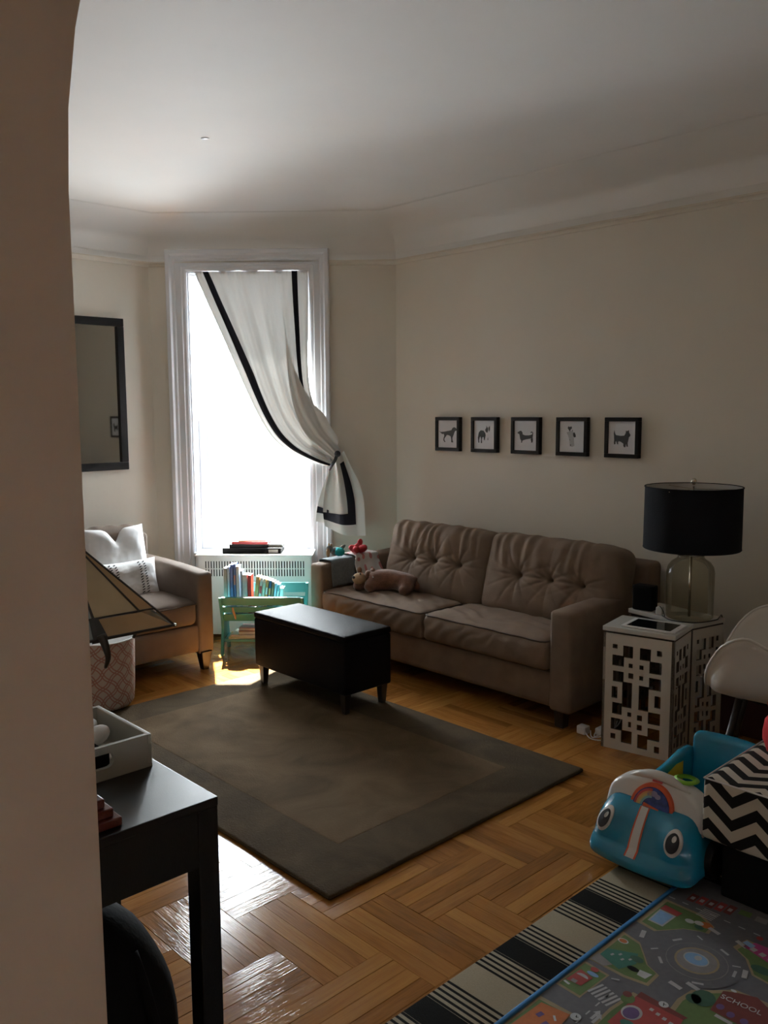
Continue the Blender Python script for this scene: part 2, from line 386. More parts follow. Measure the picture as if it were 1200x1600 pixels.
def spline(pts, t):           # Catmull-Rom through points, t 0..1
    n = len(pts)-1; x = min(max(t,0),1)*n; i = min(int(x), n-1); f = x-i
    p = [Vector(pts[max(0,min(n,i+k))]) for k in (-1,0,1,2)]
    return .5*((2*p[1])+(p[2]-p[0])*f+(2*p[0]-5*p[1]+4*p[2]-p[3])*f*f+(3*p[1]-p[0]-3*p[2]+p[3])*f**3)

# ------------------------------------------------------------------ room shell
XL, YR, HR, HC = -5.559, 4.25, 2.579, 2.86     # left wall, sofa wall, picture rail, ceiling
CB = Vector((XL, A0.y-(A0.x-XL), 0))           # chamfer corner at the left wall
XE, YB = 3.2, -2.6                             # outer limits of the rooms
def slab(name, x0, x1, y0, y1, z0, z1, m):
    return struct(B().box(x0,x1,y0,y1,z0,z1).build(name, m))
slab('wall_right', A0.x-.02, XE, YR, YR+.15, 0, HC+.2, 'wall')
slab('wall_left', XL-.15, XL, YB, CB.y+.02, 0, HC+.2, 'wall')
slab('wall_front', XL-.15, XE, YB-.15, YB, 0, HC+.2, 'wall')
slab('wall_far_right', XE, XE+.15, YB-.15, YR+.15, 0, HC+.2, 'arch')
def ceiling():
    o = .30; k = o*math.tan(math.radians(22.5))
    pts = [(XL-.15,YB-.15),(XE+.15,YB-.15),(XE+.15,YR+.15),(A0.x-k,YR+.15),(A0.x-.02-k-.2,YR+.02),(XL-.15,CB.y+.1)]
    struct(B().prism(pts, 'z', HC, HC+.2).build('ceiling', 'ceil'))
ceiling()
SL, SR, ZS, ZH = 1.445, .600, .555, 2.52       # window opening
LW = (A0-CB).length
def wbox(b, s0, s1, n0, n1, z0, z1, m=0):      # box in the chamfer wall's frame
    p = [win(s,n,z) for z in (z0,z1) for s,n in ((s1,n0),(s0,n0),(s0,n1),(s1,n1))]
    return b.add(p, [(3,2,1,0),(4,5,6,7),(0,1,5,4),(1,2,6,5),(2,3,7,6),(3,0,4,7)], m)
b = B(); TH = .34
wbox(b, -.14, SR, N0, N0+TH, 0, HC+.2); wbox(b, SL, LW+.14, N0, N0+TH, 0, HC+.2)
wbox(b, SR, SL, N0, N0+TH, 0, ZS-.01); wbox(b, SR, SL, N0, N0+TH, ZH, HC+.2)
struct(b.build('wall_back', 'wall'))
# cove between picture rail and ceiling, and the rail itself
def cove():
    prof = [(.004, HR), (.004, HR+.045)]
    for k in range(9):
        a = k/8*PI/2; prof.append((.006+.235*(1-math.cos(a)), HR+.045+(HC-HR-.052)*math.sin(a)))
    prof += [(.250, HC-.006), (.258, HC-.001)]
    rail = [(0, HR-.028), (.008, HR-.026), (.018, HR-.012), (.026, HR-.006), (.026, HR+.004), (.004, HR+.006)]
    ch = math.tan(math.radians(22.5))
    def line(d):     # wall outline inset by d
        return [Vector((XL+d, YB, 0)), Vector((XL+d, CB.y-d*ch, 0)), Vector((A0.x+d*ch, YR-d, 0)), Vector((XE, YR-d, 0))]
    for nm, pr, mt in (('trim_1', prof, 'ceil'), ('trim_2', rail, 'wall')):
        b = B()
        vs = [p+Vector((0,0,z)) for d, z in pr for p in line(d)]
        b.add(vs, [(j*4+i, j*4+i+1, (j+1)*4+i+1, (j+1)*4+i) for j in range(len(pr)-1) for i in range(3)])
        o = b.build(nm, mt, smooth=False); struct(o)
        for j, p in enumerate(o.data.polygons): p.use_smooth = nm == 'trim_1'
        o.data.set_sharp_from_angle(angle=math.radians(35))
cove()
slab('baseboard_right', A0.x+.03, XE, YR-.018, YR, .0, .16, 'gloss_white')
slab('baseboard_left', XL, XL+.018, YB, CB.y-.01, .0, .16, 'gloss_white')
# arch wall the camera looks past
def arch():
    x0, x1 = -.70, -.55; ya, yb = .247, 3.25; zs, rz_, ry = 1.70, .64, .75
    top = []
    for k in range(21):
        a = k/20*PI/2; top.append((ya+ry*(1-math.cos(a)), zs+rz_*math.sin(a)))
    top2 = [(yb-(y-ya), z) for y, z in reversed(top)]
    pts = [(YB, 0), (ya, 0)] + top + top2 + [(yb, 0), (YR, 0), (YR, HC), (YB, HC)]
    b = B(); ya_pts = [(ya,0)]+top+top2+[(yb,0)]
    n = len(ya_pts)
    for x, flip in ((x0, 0), (x1, 1)):
        b.poly([(x,YB,0),(x,ya,0),(x,ya,HC),(x,YB,HC)] if not flip else [(x,YB,HC),(x,ya,HC),(x,ya,0),(x,YB,0)])
        b.poly([(x,yb,0),(x,YR,0),(x,YR,HC),(x,yb,HC)])
        for i in range(n-1):
            p, q = ya_pts[i], ya_pts[i+1]
            if q[0] > p[0]+1e-6: b.poly([(x,p[0],p[1]),(x,q[0],q[1]),(x,q[0],HC),(x,p[0],HC)])
    for i in range(n-1):
        p, q = ya_pts[i], ya_pts[i+1]; b.poly([(x0,p[0],p[1]),(x1,p[0],p[1]),(x1,q[0],q[1]),(x0,q[0],q[1])])
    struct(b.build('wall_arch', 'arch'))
arch()
# ceiling plate
tag(B().lathe([(0,-.004),(.016,-.004),(.02,-.002),(.021,0)], (-3.72,2.36,HC), 16).build('ceiling_hook', 'gloss_white', smooth=True), 'small white plate on the bare ceiling above the rug', 'hook')

# floor: oak parquet, two-to-one herringbone blocks of four planks
def floor():
    fl = B().box(XL-.6, XE, YB, YR+.6, -.12, -.012).build('floor', 'plank', uvfn=lambda p, n: (p.x, p.y)); struct(fl)
    W = .2155; g = .0006; L2, w2 = W-g, W/8-g*.55
    cam = Vector((0,0,CH)); fw = Vector((-math.sin(YAW), math.cos(YAW), 0)); rt = Vector((math.cos(YAW), math.sin(YAW), 0))
    def verts(cx, cy, rot, dz, tl):
        c = .0007; out = []
        for (hx, hy, z) in ((L2,w2,-.012),(L2,w2,-c),(L2-c,w2-c,0)):
            for sx, sy in ((-1,-1),(1,-1),(1,1),(-1,1)):
                x, y = sx*hx, sy*hy; zz = z + (dz + tl*sy if z > -.01 else 0)
                out.append((cx+(x if not rot else -y), cy+(y if not rot else x), zz))
        return out
    F = [(0,1,5,4),(1,2,6,5),(2,3,7,6),(3,0,4,7),(4,5,9,8),(5,6,10,9),(6,7,11,10),(7,4,8,11),(8,9,10,11)]
    UV = [(sx*hx, sy*hy) for (hx,hy) in ((L2,w2),(L2,w2),(L2-.0007,w2-.0007)) for sx, sy in ((-1,-1),(1,-1),(1,1),(-1,1))]
    planks = []
    for k in range(-40, 41):
        for m_ in range(-20, 21):
            for rot in (0, 1):
                if rot: x0, y0 = -1.710+k*W+2*m_*W, 2.030+k*W-2*m_*W; nx, ny = W, 2*W
                else: x0, y0 = -2.140+k*W+2*m_*W, 2.245+k*W-2*m_*W; nx, ny = 2*W, W
                if x0+nx < XL-.1 or x0 > .3 or y0+ny < YB or y0 > YR+.1: continue
                for i in range(4):
                    o = (i+.5)*W/4
                    cx, cy = (x0+o, y0+ny/2) if rot else (x0+nx/2, y0+o)
                    if (-cx+cy)/2**.5 > N0+.25: continue
                    if cx < XL-.2 or cy > YR+.2: continue
                    d = Vector((cx,cy,0)); dep = d.dot(fw); lat = d.dot(rt)
                    vis = dep > 1.2 and abs(lat/dep) < .47 and (CH/dep) < .82
                    if -4.10 < cx < -2.05 and 1.70 < cy < 3.04: vis = False       # under the rug
                    if cx > -1.25 and cy < 2.6: vis = False                       # under the playmat
                    if cy > 3.5 and -4.3 < cx < -2.3: vis = False
                    px = 1/dep**3 if vis else 0
                    planks.append((px, cx, cy, rot))
    planks.sort(key=lambda t: -t[0])
    rnd = random.Random(3); bases = {}
    def mesh_for(rot, var):
        if (rot, var) not in bases:
            r2 = random.Random(var*7+rot); me = bpy.data.meshes.new('plank')
            me.from_pydata(verts(0,0,rot,r2.uniform(-.0004,.0004),r2.uniform(-.0004,.0004)), [], F); me.materials.append(M['plank'])
            l = me.uv_layers.new(name='UVMap')
            for p in me.polygons:
                for li in p.loop_indices: l.data[li].uv = UV[me.loops[li].vertex_index]
            bases[(rot,var)] = me
        return bases[(rot,var)]
    for px, cx, cy, rot in planks[:300]:
        o = bpy.data.objects.new('plank', mesh_for(rot, rnd.randrange(12))); COL.objects.link(o); o.parent = fl; o.location = (cx, cy, 0)
    V, FF, uvs = [], [], []
    for px, cx, cy, rot in planks[300:]:
        k = len(V); V += verts(cx, cy, rot, rnd.uniform(-.0004,.0004), rnd.uniform(-.0004,.0004)); FF += [tuple(k+i for i in f) for f in F]
    me = bpy.data.meshes.new('far_planks'); me.from_pydata(V, [], FF); me.materials.append(M['plank'])
    l = me.uv_layers.new(name='UVMap')
    for p in me.polygons:
        for li in p.loop_indices: l.data[li].uv = UV[me.loops[li].vertex_index % 12]
    o = bpy.data.objects.new('far_planks', me); COL.objects.link(o); o.parent = fl; o['kind'] = 'stuff'
floor()

# ------------------------------------------------------------------ window
def window():
    root = B(); p = 'gloss_white'
    # casing: moulded profile mitred round the opening (distance from opening edge, proud of wall)
    prof = [(0,0),(0,.014),(.012,.02),(.03,.02),(.036,.026),(.075,.026),(.083,.034),(.10,.036),(.112,.05),(.135,.05),(.14,.042),(.14,0)]
    b = B(); rows = []
    for d, h in prof:
        rows += [win(SL+d,N0-h,.0), win(SL+d,N0-h,ZH+d), win(SR-d,N0-h,ZH+d), win(SR-d,N0-h,.0)]
    b.add(rows, [(j*4+i, (j+1)*4+i, (j+1)*4+i+1, j*4+i+1) for j in range(len(prof)-1) for i in range(3)])
    fr = struct(b.build('window_1', p))
    b = B(); nf = N0+.16
    wbox(b, SL-.012, SL, N0, N0+TH, ZS, ZH); wbox(b, SR, SR+.012, N0, N0+TH, ZS, ZH); wbox(b, SR, SL, N0, N0+TH, ZH-.012, ZH)
    b.build('jamb', p, fr)
    b = B(); wbox(b, SR, SL, N0-.05, N0+TH, ZS-.012, ZS+.004); b.build('sill', p, fr)
    b = B()
    wbox(b, SL-.085, SL-.012, nf, nf+.045, ZS+.004, 1.50); wbox(b, SR+.012, SR+.07, nf, nf+.045, ZS+.004, 1.50)
    wbox(b, SR+.07, SL-.085, nf, nf+.045, ZS+.004, ZS+.03); wbox(b, SR+.07, SL-.085, nf+.02, nf+.035, 1.487, 1.50)
    lo = b.build('lower_sash', p, fr, bevel=.004)
    b = B(); wbox(b, SR+.07, SL-.085, nf+.02, nf+.025, ZS+.03, 1.475); b.build('pane', 'pane', lo)
    b = B(); nf += .05
    wbox(b, SL-.035, SL-.012, nf, nf+.045, 1.48, ZH-.012); wbox(b, SR+.012, SR+.035, nf, nf+.045, 1.48, ZH-.012)
    wbox(b, SR+.035, SL-.035, nf, nf+.045, 1.475, 1.50); wbox(b, SR+.035, SL-.035, nf, nf+.045, ZH-.04, ZH-.012)
    hi = b.build('upper_sash', p, fr, bevel=.004)
    b = B(); wbox(b, SR+.035, SL-.035, nf+.02, nf+.025, 1.50, ZH-.04); b.build('pane', 'pane', hi)
window()

# radiator cover with slotted grille, standing against the window wall
def radiator_cover():
    n0 = 5.80; s0, s1 = .578, 1.372; zt = .572
    t = thing('radiator_cover', 'white enamelled radiator cover with slotted grille below the window', 'radiator', win(.975, 5.95), PI/4)
    b = B(); wbox(b, s0-.006, s1+.006, n0-.008, N0-.052, zt, zt+.014); b.build('top', 'cover', t, bevel=.004)
    b = B(); wbox(b, s0, s0+.012, n0, N0-.055, .012, zt); b.build('side_panel', 'cover', t); b = B(); wbox(b, s1-.012, s1, n0, N0-.055, .012, zt); b.build('side_panel', 'cover', t)
    b = B(); g0, g1 = .632, 1.322; z0, z1 = .435, .54; N = 37; pitch = (g1-g0)/N
    wbox(b, s0, s1, n0, n0+.006, .03, z0); wbox(b, s0, s1, n0, n0+.006, z1, zt); wbox(b, s0, g0, n0, n0+.006, z0, z1); wbox(b, g1, s1, n0, n0+.006, z0, z1)
    b.build('front_panel', 'cover', t)
    b = B()
    for i in range(N):
        wbox(b, g0+i*pitch+pitch*.42, g0+(i+1)*pitch, n0, n0+.006, z0, z1)
    wbox(b, g0, g1, n0+.001, n0+.005, .484, .49)
    b.build('grille', 'cover', t)
    b = B(); wbox(b, s0+.014, s1-.014, n0+.03, n0+.16, .06, .565); b.build('slot_shade_block', 'black', t)  # black block close behind the slots stands in for the shade inside
radiator_cover()

# ------------------------------------------------------------------ curtain
def curtain():
    t = thing('curtain', 'white curtain with dark ribbon border tied back across the right side of the window', 'curtain', win(.95, 6.03, 2.515), PI/4)
    Lp = [(1.392,2.515),(1.315,2.33),(1.213,2.10),(1.118,1.88),(1.023,1.66),(.945,1.50),(.865,1.375),(.77,1.29),(.672,1.235),(.56,1.19),(.462,1.165)]
    Rp = [(.603,2.515),(.604,2.3),(.606,2.1),(.607,1.9),(.60,1.74),(.575,1.62),(.53,1.52),(.485,1.43),(.44,1.37),(.402,1.31),(.375,1.25)]
    def S2(u, v):
        l = spline([(a,b_,0) for a,b_ in Lp], v); r = spline([(a,b_,0) for a,b_ in Rp], v)
        k = lerp(u, u**1.0, v); p = l.lerp(r, k)
        e = min(1, v*5); q = 1-v
        bow = .055*math.sin(PI*min(1, v*1.02))
        fold = (.022*math.sin(u*2*PI*4.3+.6+1.2*v) + .009*math.sin(u*2*PI*9.7))*(.35+.65*e)*(.45+.55*q) + .020*math.sin(u*2*PI*2.2+2.2*v+.5)*v*1.2
        gath = .004*math.sin(u*2*PI*24)*(max(0, 1-v*12))
        n = 6.075 - bow - .05*v + fold + gath
        return p, n
    def P(u, v, off=0):
        p, n = S2(u, v); return win(p.x, n-off, p.y)
    cl = B().surf(lambda u, v: P(u, v), 90, 70).build('drape', 'curtain', t, smooth=True)
    B().surf(lambda a, v: P(lerp(lerp(.075,.11,min(1,v*3)),lerp(.125,.215,min(1,v*3)),a), v, .004), 4, 70).build('ribbon', 'band', t, smooth=True)
    B().surf(lambda a, v: P(lerp(.855,.905,a), v*.45, .004), 4, 40).build('ribbon', 'band', t, smooth=True)
    # front fold that crosses over the right ribbon
    def Q(w_, v):
        vv = .10+.90*v; g = v*v*(3-2*v); r = min(1,max(0,(v-.10)/.48)); r = r*r*(3-2*r)
        h = min(1,max(0,(v-.72)/.28)); u = lerp(.74-.22*g, .745+(.30-.16*h*h)*r, w_)
        p, n = S2(min(u,1), vv)
        if u > 1: p = p + Vector((-.9*(u-1),.12*(u-1),0))
        return win(p.x, n-.0015-.036*g*math.sin(PI*w_)**.9-.014*g*w_, p.y)
    B().surf(Q, 18, 60).build('drape_fold', 'curtain', t, smooth=True)
    # tail below the tie
    Tl = [(.462,1.185),(.478,1.10),(.50,1.0),(.512,.90),(.512,.83),(.503,.757)]
    Tr = [(.362,1.285),(.308,1.165),(.262,1.07),(.23,.95),(.222,.82),(.217,.69)]
    def T(u, v, off=0):
        l = spline([(a,b_,0) for a,b_ in Tl], v); r = spline([(a,b_,0) for a,b_ in Tr], v); p = l.lerp(r, u)
        sag = -.028*math.sin(PI*u)*v
        n = 5.955 + .03*math.sin(u*2*PI*1.5+.3)*(1-.55*v) + .008*math.sin(u*2*PI*4)*(1-v)+.02*v
        return win(p.x, n-off, p.y+sag*1.0)
    tl = B().surf(lambda u, v: T(u, v), 40, 40).build('tail', 'curtain', t, smooth=True)
    B().surf(lambda a, v: T(lerp(.60,.78,a)+.0*v, v*.855+.10*(1-v), .004), 4, 30).build('ribbon', 'band', tl, smooth=True)
    B().surf(lambda u, a: T(u*.78, lerp(.72,.86,a), .0045), 24, 4).build('ribbon', 'band', tl, smooth=True)
    Ul = [(.468,1.16),(.508,1.05),(.54,.95),(.558,.87),(.568,.79)]
    Ur = [(.44,1.14),(.455,1.0),(.47,.9),(.475,.85),(.48,.77)]
    def U_(u, v, off=0):
        l = spline([(a,b_,0) for a,b_ in Ul], v); r = spline([(a,b_,0) for a,b_ in Ur], v); p = l.lerp(r, u)
        return win(p.x, 5.985+.012*math.sin(PI*u)-off, p.y)
    t2 = B().surf(lambda u, v: U_(u, v), 8, 20).build('tail', 'curtain', t, smooth=True)
    B().surf(lambda u, a: U_(u, lerp(.66,.80,a), .004), 8, 3).build('ribbon', 'band', t2, smooth=True)
    pts = [win(.405,5.90,1.262), win(.418,5.885,1.225), win(.44,5.89,1.19), win(.462,5.93,1.158)]
    tb = B().tube([spline(pts, k/12) for k in range(13)], .011, 10).build('tieback', 'ink', t, smooth=True)
    B().ell(win(.402,5.895,1.266), (.022,.022,.022)).build('knob', 'ink', tb, smooth=True)
    B().tube([win(.402,5.9,1.266), win(.402,6.05,1.27)], .008).build('holdback_pin', 'ink', t)
    B().tube([win(SL-.013,6.098,2.497), win(SR+.013,6.098,2.497)], .007).build('rod', 'gloss_white', t)
curtain()

# ------------------------------------------------------------------ framed mirror on the left wall
def mirror():
    y0, y1, z0, z1 = 2.02, 2.825, 1.165, 2.185; x = XL
    t = thing('wall_mirror', 'tall mirror in a flat black frame on the left wall', 'mirror', (x, (y0+y1)/2, z0))
    w_ = .052
    for a in ((y0,y1,z1-w_,z1),(y0,y1,z0,z0+w_),(y0,y0+w_,z0+w_,z1-w_),(y1-w_,y1,z0+w_,z1-w_)):
        B().box(x+.001,x+.03,*a).build('frame_rail', 'frame_black', t, bevel=.004)
    B().box(x+.002,x+.012,y0+w_,y1-w_,z0+w_,z1-w_).build('mirror_glass', 'mirror', t)
mirror()

# ------------------------------------------------------------------ soft furniture
def wrinkle(p, amt, sc): return amt*(nz((p.x*sc,p.y*sc,p.z*sc)) + .5*nz((p.x*sc*2.3+5,p.y*sc*2.3,p.z*sc*2.3)))
def tapered_leg(t, x, y, z0, z1, h1=.028, h0=.018, m='dark_wood', dx=0, dy=0):
    B().frustum((x+dx,y+dy,z0),(h0,h0),(x,y,z1),(h1,h1)).build('leg', m, t, bevel=.003)
def sofa():
    t = thing('sofa', 'long taupe tufted two-seat sofa against the right wall', 'sofa', (-3.3,3.8,0))
    m = 'sofa'
    B().rbox((-3.315,3.80,.18),(1.76,.71,.18),.02,(20,8,6)).build('base', m, t, smooth=True)
    for x0, x1, tw in ((-4.305,-4.185,1),(-2.44,-2.312,0)):
        def fn(p): return Vector((p.x, p.y+.0, p.z+.012*(p.y/.36)*(1 if p.z>0 else 0)))
        B().rbox(((x0+x1)/2,3.79,.342),(x1-x0,.74,.515),.022,(8,14,14),fn).build('arm', m, t, smooth=True)
    B().rbox((-3.165,4.125,.43),(1.79,.15,.655),.03,(16,8,12)).build('back_frame', m, t, smooth=True)
    for x in (-4.25,-2.39):
        for y in (3.47,4.1): tapered_leg(t, x, y, 0, .09, .03, .024)
    for (x0,x1,sd) in ((-4.178,-3.293,1),(-3.288,-2.443,2)):
        W, D, H = x1-x0, .56, .155; c = Vector(((x0+x1)/2, 3.685, .353))
        def fn(p, sd=sd, W=W, D=D, H=H):
            fx, fy = p.x/(W/2), p.y/(D/2)
            k = (1-fx**4)*(1-fy**4)
            q = p.copy(); q.z += .018*k*(1 if p.z > 0 else .3)
            if fy < -.8: q.y -= .02*(1-fx**4)*(1-(p.z/(H/2))**2)*1
            if abs(fy) < .97 or 1:
                q.z += (wrinkle(p+Vector((sd*9,0,0)), .006, 7) + .0042*math.sin(p.x*26+p.y*62+5*nz((p.x*4,p.y*4,sd))))*(1-abs(fy)**10)*(1-abs(fx)**10)*(1 if p.z>0 else .2)
                if fy < -.8: q.y += .004*math.sin(p.x*60-p.z*70+5*nz((p.x*7,p.z*7,sd)))*(1-(p.z/(H/2))**4)
            return q
        cu = B().rbox(c, (W,D,H), .035, (64,40,12), fn).build('seat_cushion', m, t, smooth=True)
        ex, ey, ez = W/2-.010, D/2-.010, H/2-.009
        raw = [Vector((-ex, lerp(.2,-ey+.03,k/12), ez)) for k in range(13)]+[Vector((-ex+.008, -ey+.008, ez))]+[Vector((lerp(-ex+.03,ex-.03,k/60), -ey, ez)) for k in range(61)]+[Vector((ex-.008, -ey+.008, ez))]+[Vector((ex, lerp(-ey+.03,.2,k/12), ez)) for k in range(13)]
        pts = [c + fn(p) + Vector((0,-.002 if p.y < -ey+.02 else 0,.002)) for p in raw]
        B().tube(pts, .0042, 6).build('piping', 'piping', cu, smooth=True)
    for (x0,x1,btn,sd) in ((-4.0,-3.165,(-3.745,-3.565,-3.37),3),(-3.185,-2.315,(-2.92,-2.712,-2.515),7)):
        W, D, H = x1-x0, .20, .47; cx = (x0+x1)/2
        tilt = Matrix.Rotation(math.radians(-15), 3, 'X')
        C = Vector((cx, 3.905, .615)); bz = .0
        bl = [(bx-cx, bz) for bx in btn]
        def fn(p, bl=bl, W=W, D=D, H=H, sd=sd):
            q = p.copy(); fx, fz = p.x/(W/2), p.z/(H/2)
            puff = (1-abs(fx)**3)*(1-abs(fz)**3)
            if p.y < 0:
                q.y -= .045*puff
                dip = 0
                for bx, bz_ in bl:
                    dx, dz = p.x-bx, p.z-bz_; r = math.hypot(dx, dz)
                    dip += .040*math.exp(-r/.045)
                    for a in (1.57, 1.05, 2.1, .35, 2.79, -1.57, -1.0, -2.15, -.4, -2.74, 0, 3.14):
                        al = dx*math.cos(a)+dz*math.sin(a); pe = -dx*math.sin(a)+dz*math.cos(a)
                        if al > 0: dip += (.014 if a > .2 and a < 3 else .010)*math.exp(-(pe/.008)**2)*math.exp(-al/.10)
                q.y += dip
                q.y += (.0065*math.sin(p.x*78+7*nz((p.x*5,p.z*3,sd)))*max(0, min(1,fz*1.6))*(1-abs(fx)**6))
            q.z += .0025*math.sin(p.x*42+sd)*(max(0,fz)**4) + (.006*(1-fx**2) if fz > .5 else 0)*fz
            q += Vector((0, wrinkle(p+Vector((sd,0,0)), .004, 8), wrinkle(p+Vector((0,sd,0)), .004, 8)))
            # soft rounded outline
            q.x *= 1-.02*abs(fz)**6; q.z *= 1-.02*abs(fx)**10
            return q
        cu = B().rbox(C, (W,D,H), .06, (110,12,62), fn, tilt).build('back_cushion', m, t, smooth=True)
        for bx, bz_ in bl:
            p = fn(Vector((bx, -D/2, bz_))); p.y -= .004; pw = C + tilt @ p
            B().ell(pw, (.011,.008,.011)).build('button', m, cu, smooth=True)
sofa()

def armchair():
    t = thing('armchair', 'taupe armchair with white cushions beside the window, left wall', 'armchair', (-4.9,2.36,0)); m = 'armchair'
    B().rbox((-4.90,2.36,.20),(.88,.70,.17),.02,(8,16,6)).build('base', m, t, smooth=True)
    for y0, y1 in ((1.93,2.04),(2.68,2.79)):
        def fn(p):
            q = p.copy()
            if p.z > 0: q.z -= .02*max(0,(p.x+.2)/.6)**2
            return q
        B().rbox((-4.885,(y0+y1)/2,.358),(.87,y1-y0,.52),.022,(18,8,12),fn).build('arm', m, t, smooth=True)
    B().rbox((-5.30,2.36,.43),(.15,.86,.66),.03,(6,14,12)).build('back_frame', m, t, smooth=True)
    for x in (-5.28,-4.475):
        for y in (2.0,2.728): tapered_leg(t, x, y, 0, .115, .036, .020)
    def fs(p):
        q = p.copy(); fx, fy = p.x/.33, p.y/.32
        q.z += (.022*(1-fx**4)*(1-fy**4) if p.z > 0 else 0)+wrinkle(p, .005, 9); return q
    cu = B().rbox((-4.80,2.36,.36),(.70,.635,.15),.035,(30,30,10),fs).build('seat_cushion', m, t, smooth=True)
    pts = [(-4.9,2.672,.415),(-4.5,2.672,.415),(-4.452,2.63,.413),(-4.449,2.36,.411),(-4.452,2.09,.413),(-4.5,2.048,.415)]
    B().tube([spline(pts, k/40) for k in range(41)], .004, 6).build('piping', 'piping', cu, smooth=True)
    tilt = Matrix.Rotation(math.radians(-12), 3, 'Y')
    def fb(p):
        q = p.copy(); fy, fz = p.y/.32, p.z/.22
        if p.x > 0: q.x += .04*(1-abs(fy)**3)*(1-abs(fz)**3)
        q.z += .003*math.sin(p.y*60)*max(0,fz)**4+.006*(1-fy*fy)*max(0,fz)
        return q + Vector((wrinkle(p, .005, 9),0,0))
    B().rbox((-5.16,2.36,.605),(.19,.65,.45),.055,(10,44,34),fb,tilt).build('back_cushion', m, t, smooth=True)
armchair()

def cushion_surf(w_, h_, th, chop=0, sd=0):
    def f(side):
        def g(u, v):
            a, c = u*2-1, v*2-1
            x = a*w_/2*(1-.07*(1-c*c)*abs(a)); y = c*h_/2*(1-.07*(1-a*a)*abs(c))
            e = max(0,(1-a**4))*max(0,(1-c**4)); z = side*th/2*e**.6
            if chop:
                k = math.exp(-(a/.20)**2); y -= chop*k*max(0,c)**2; z *= 1-.45*k*max(0,c)
            z += .012*nz((a*2.2,c*2.2,side+sd))*e + .004*nz((a*7,c*7,sd))*e
            return Vector((x,z,y))
        return g
    return f
def pillow(name, label, c, w_, h_, th, rz, tilt, chop=0, sd=0):
    t = thing(name, label, 'pillow', c, rz)
    R = Matrix.Rotation(tilt, 3, 'X'); f = cushion_surf(w_, h_, th, chop, sd); b = B()
    b.surf(lambda u, v: R @ f(-1)(u, v), 40, 40); b.surf(lambda u, v: R @ f(1)(u, v), 40, 40)
    o = b.build('cover', 'white_fab', t, smooth=True, local=True)
    for p in o.data.polygons:
        pass
    return t, f, R
pillow('throw_pillow', 'large square white pillow at the armchair back', (-5.02,2.462,.632), .41, .44, .15, PI/2, math.radians(-16), .085)
def lumbar():
    t, f, R = pillow('lumbar_pillow', 'smaller white pillow with rows of dark stitched dashes on the armchair seat', (-4.835,2.415,.53), .45, .26, .12, PI/2+.05, math.radians(-14), 0, 4)
    b = B()
    for col in (.68,.755,.245,.32):
        for row in range(15):
            v = .06+row*.062; dv = .020
            for d in (0, .018):
                q = [f(-1)(col+d+x, v+y+(d*.8)) for x, y in ((-.010,-dv),(.010,-dv*.3),(.010,dv),(-.010,dv*.3))]
                b.poly([R @ (p+Vector((0,-.0015,0))) for p in q])
    b.build('stitching', 'ink', t, local=True)['kind'] = 'stuff'
lumbar()

# ------------------------------------------------------------------ rug, bench
def rug():
    t = thing('area_rug', 'large taupe pile rug with a darker border on the parquet', 'rug', (-3.07,2.365,0))
    x0,x1,y0,y1 = -4.135,-2.008,1.655,3.088; i = .237
    def wob(x, y): return .003*nz((x*3,y*3,1))
    b = B().rbox(((x0+x1)/2,(y0+y1)/2,.009),(x1-x0,y1-y0,.018),.009,(40,30,7),lambda p: p+Vector((wob(p.y,p.x),wob(p.x,p.y),0)))
    b.build('border', 'rug_border', t, smooth=True)
    B().rbox(((x0+x1)/2,(y0+y1)/2,.0125),(x1-x0-2*i,y1-y0-2*i,.014),.004,(40,30,7),lambda p: p+Vector((wob(p.y,p.x),wob(p.x,p.y),0))).build('field', 'rug', t, smooth=True)
rug()
def bench():
    t = thing('storage_bench', 'black leather storage bench on the rug in front of the sofa', 'bench', (-3.59,2.92,.0197))
    B().rbox((-3.59,2.918,.262),(.785,.325,.275),.012,(14,10,10)).build('body', 'leather', t, smooth=True)
    B().rbox((-3.59,2.918,.416),(.788,.328,.034),.012,(16,12,7),lambda p: p+Vector((0,0,.006*(1-(p.x/.4)**2)*(1-(p.y/.17)**2) if p.z>0 else 0))).build('lid', 'leather', t, smooth=True)
    for x in (-3.94,-3.235):
        for y in (2.79,3.045): tapered_leg(t, x, y, .0197, .135, .022, .015)
bench()

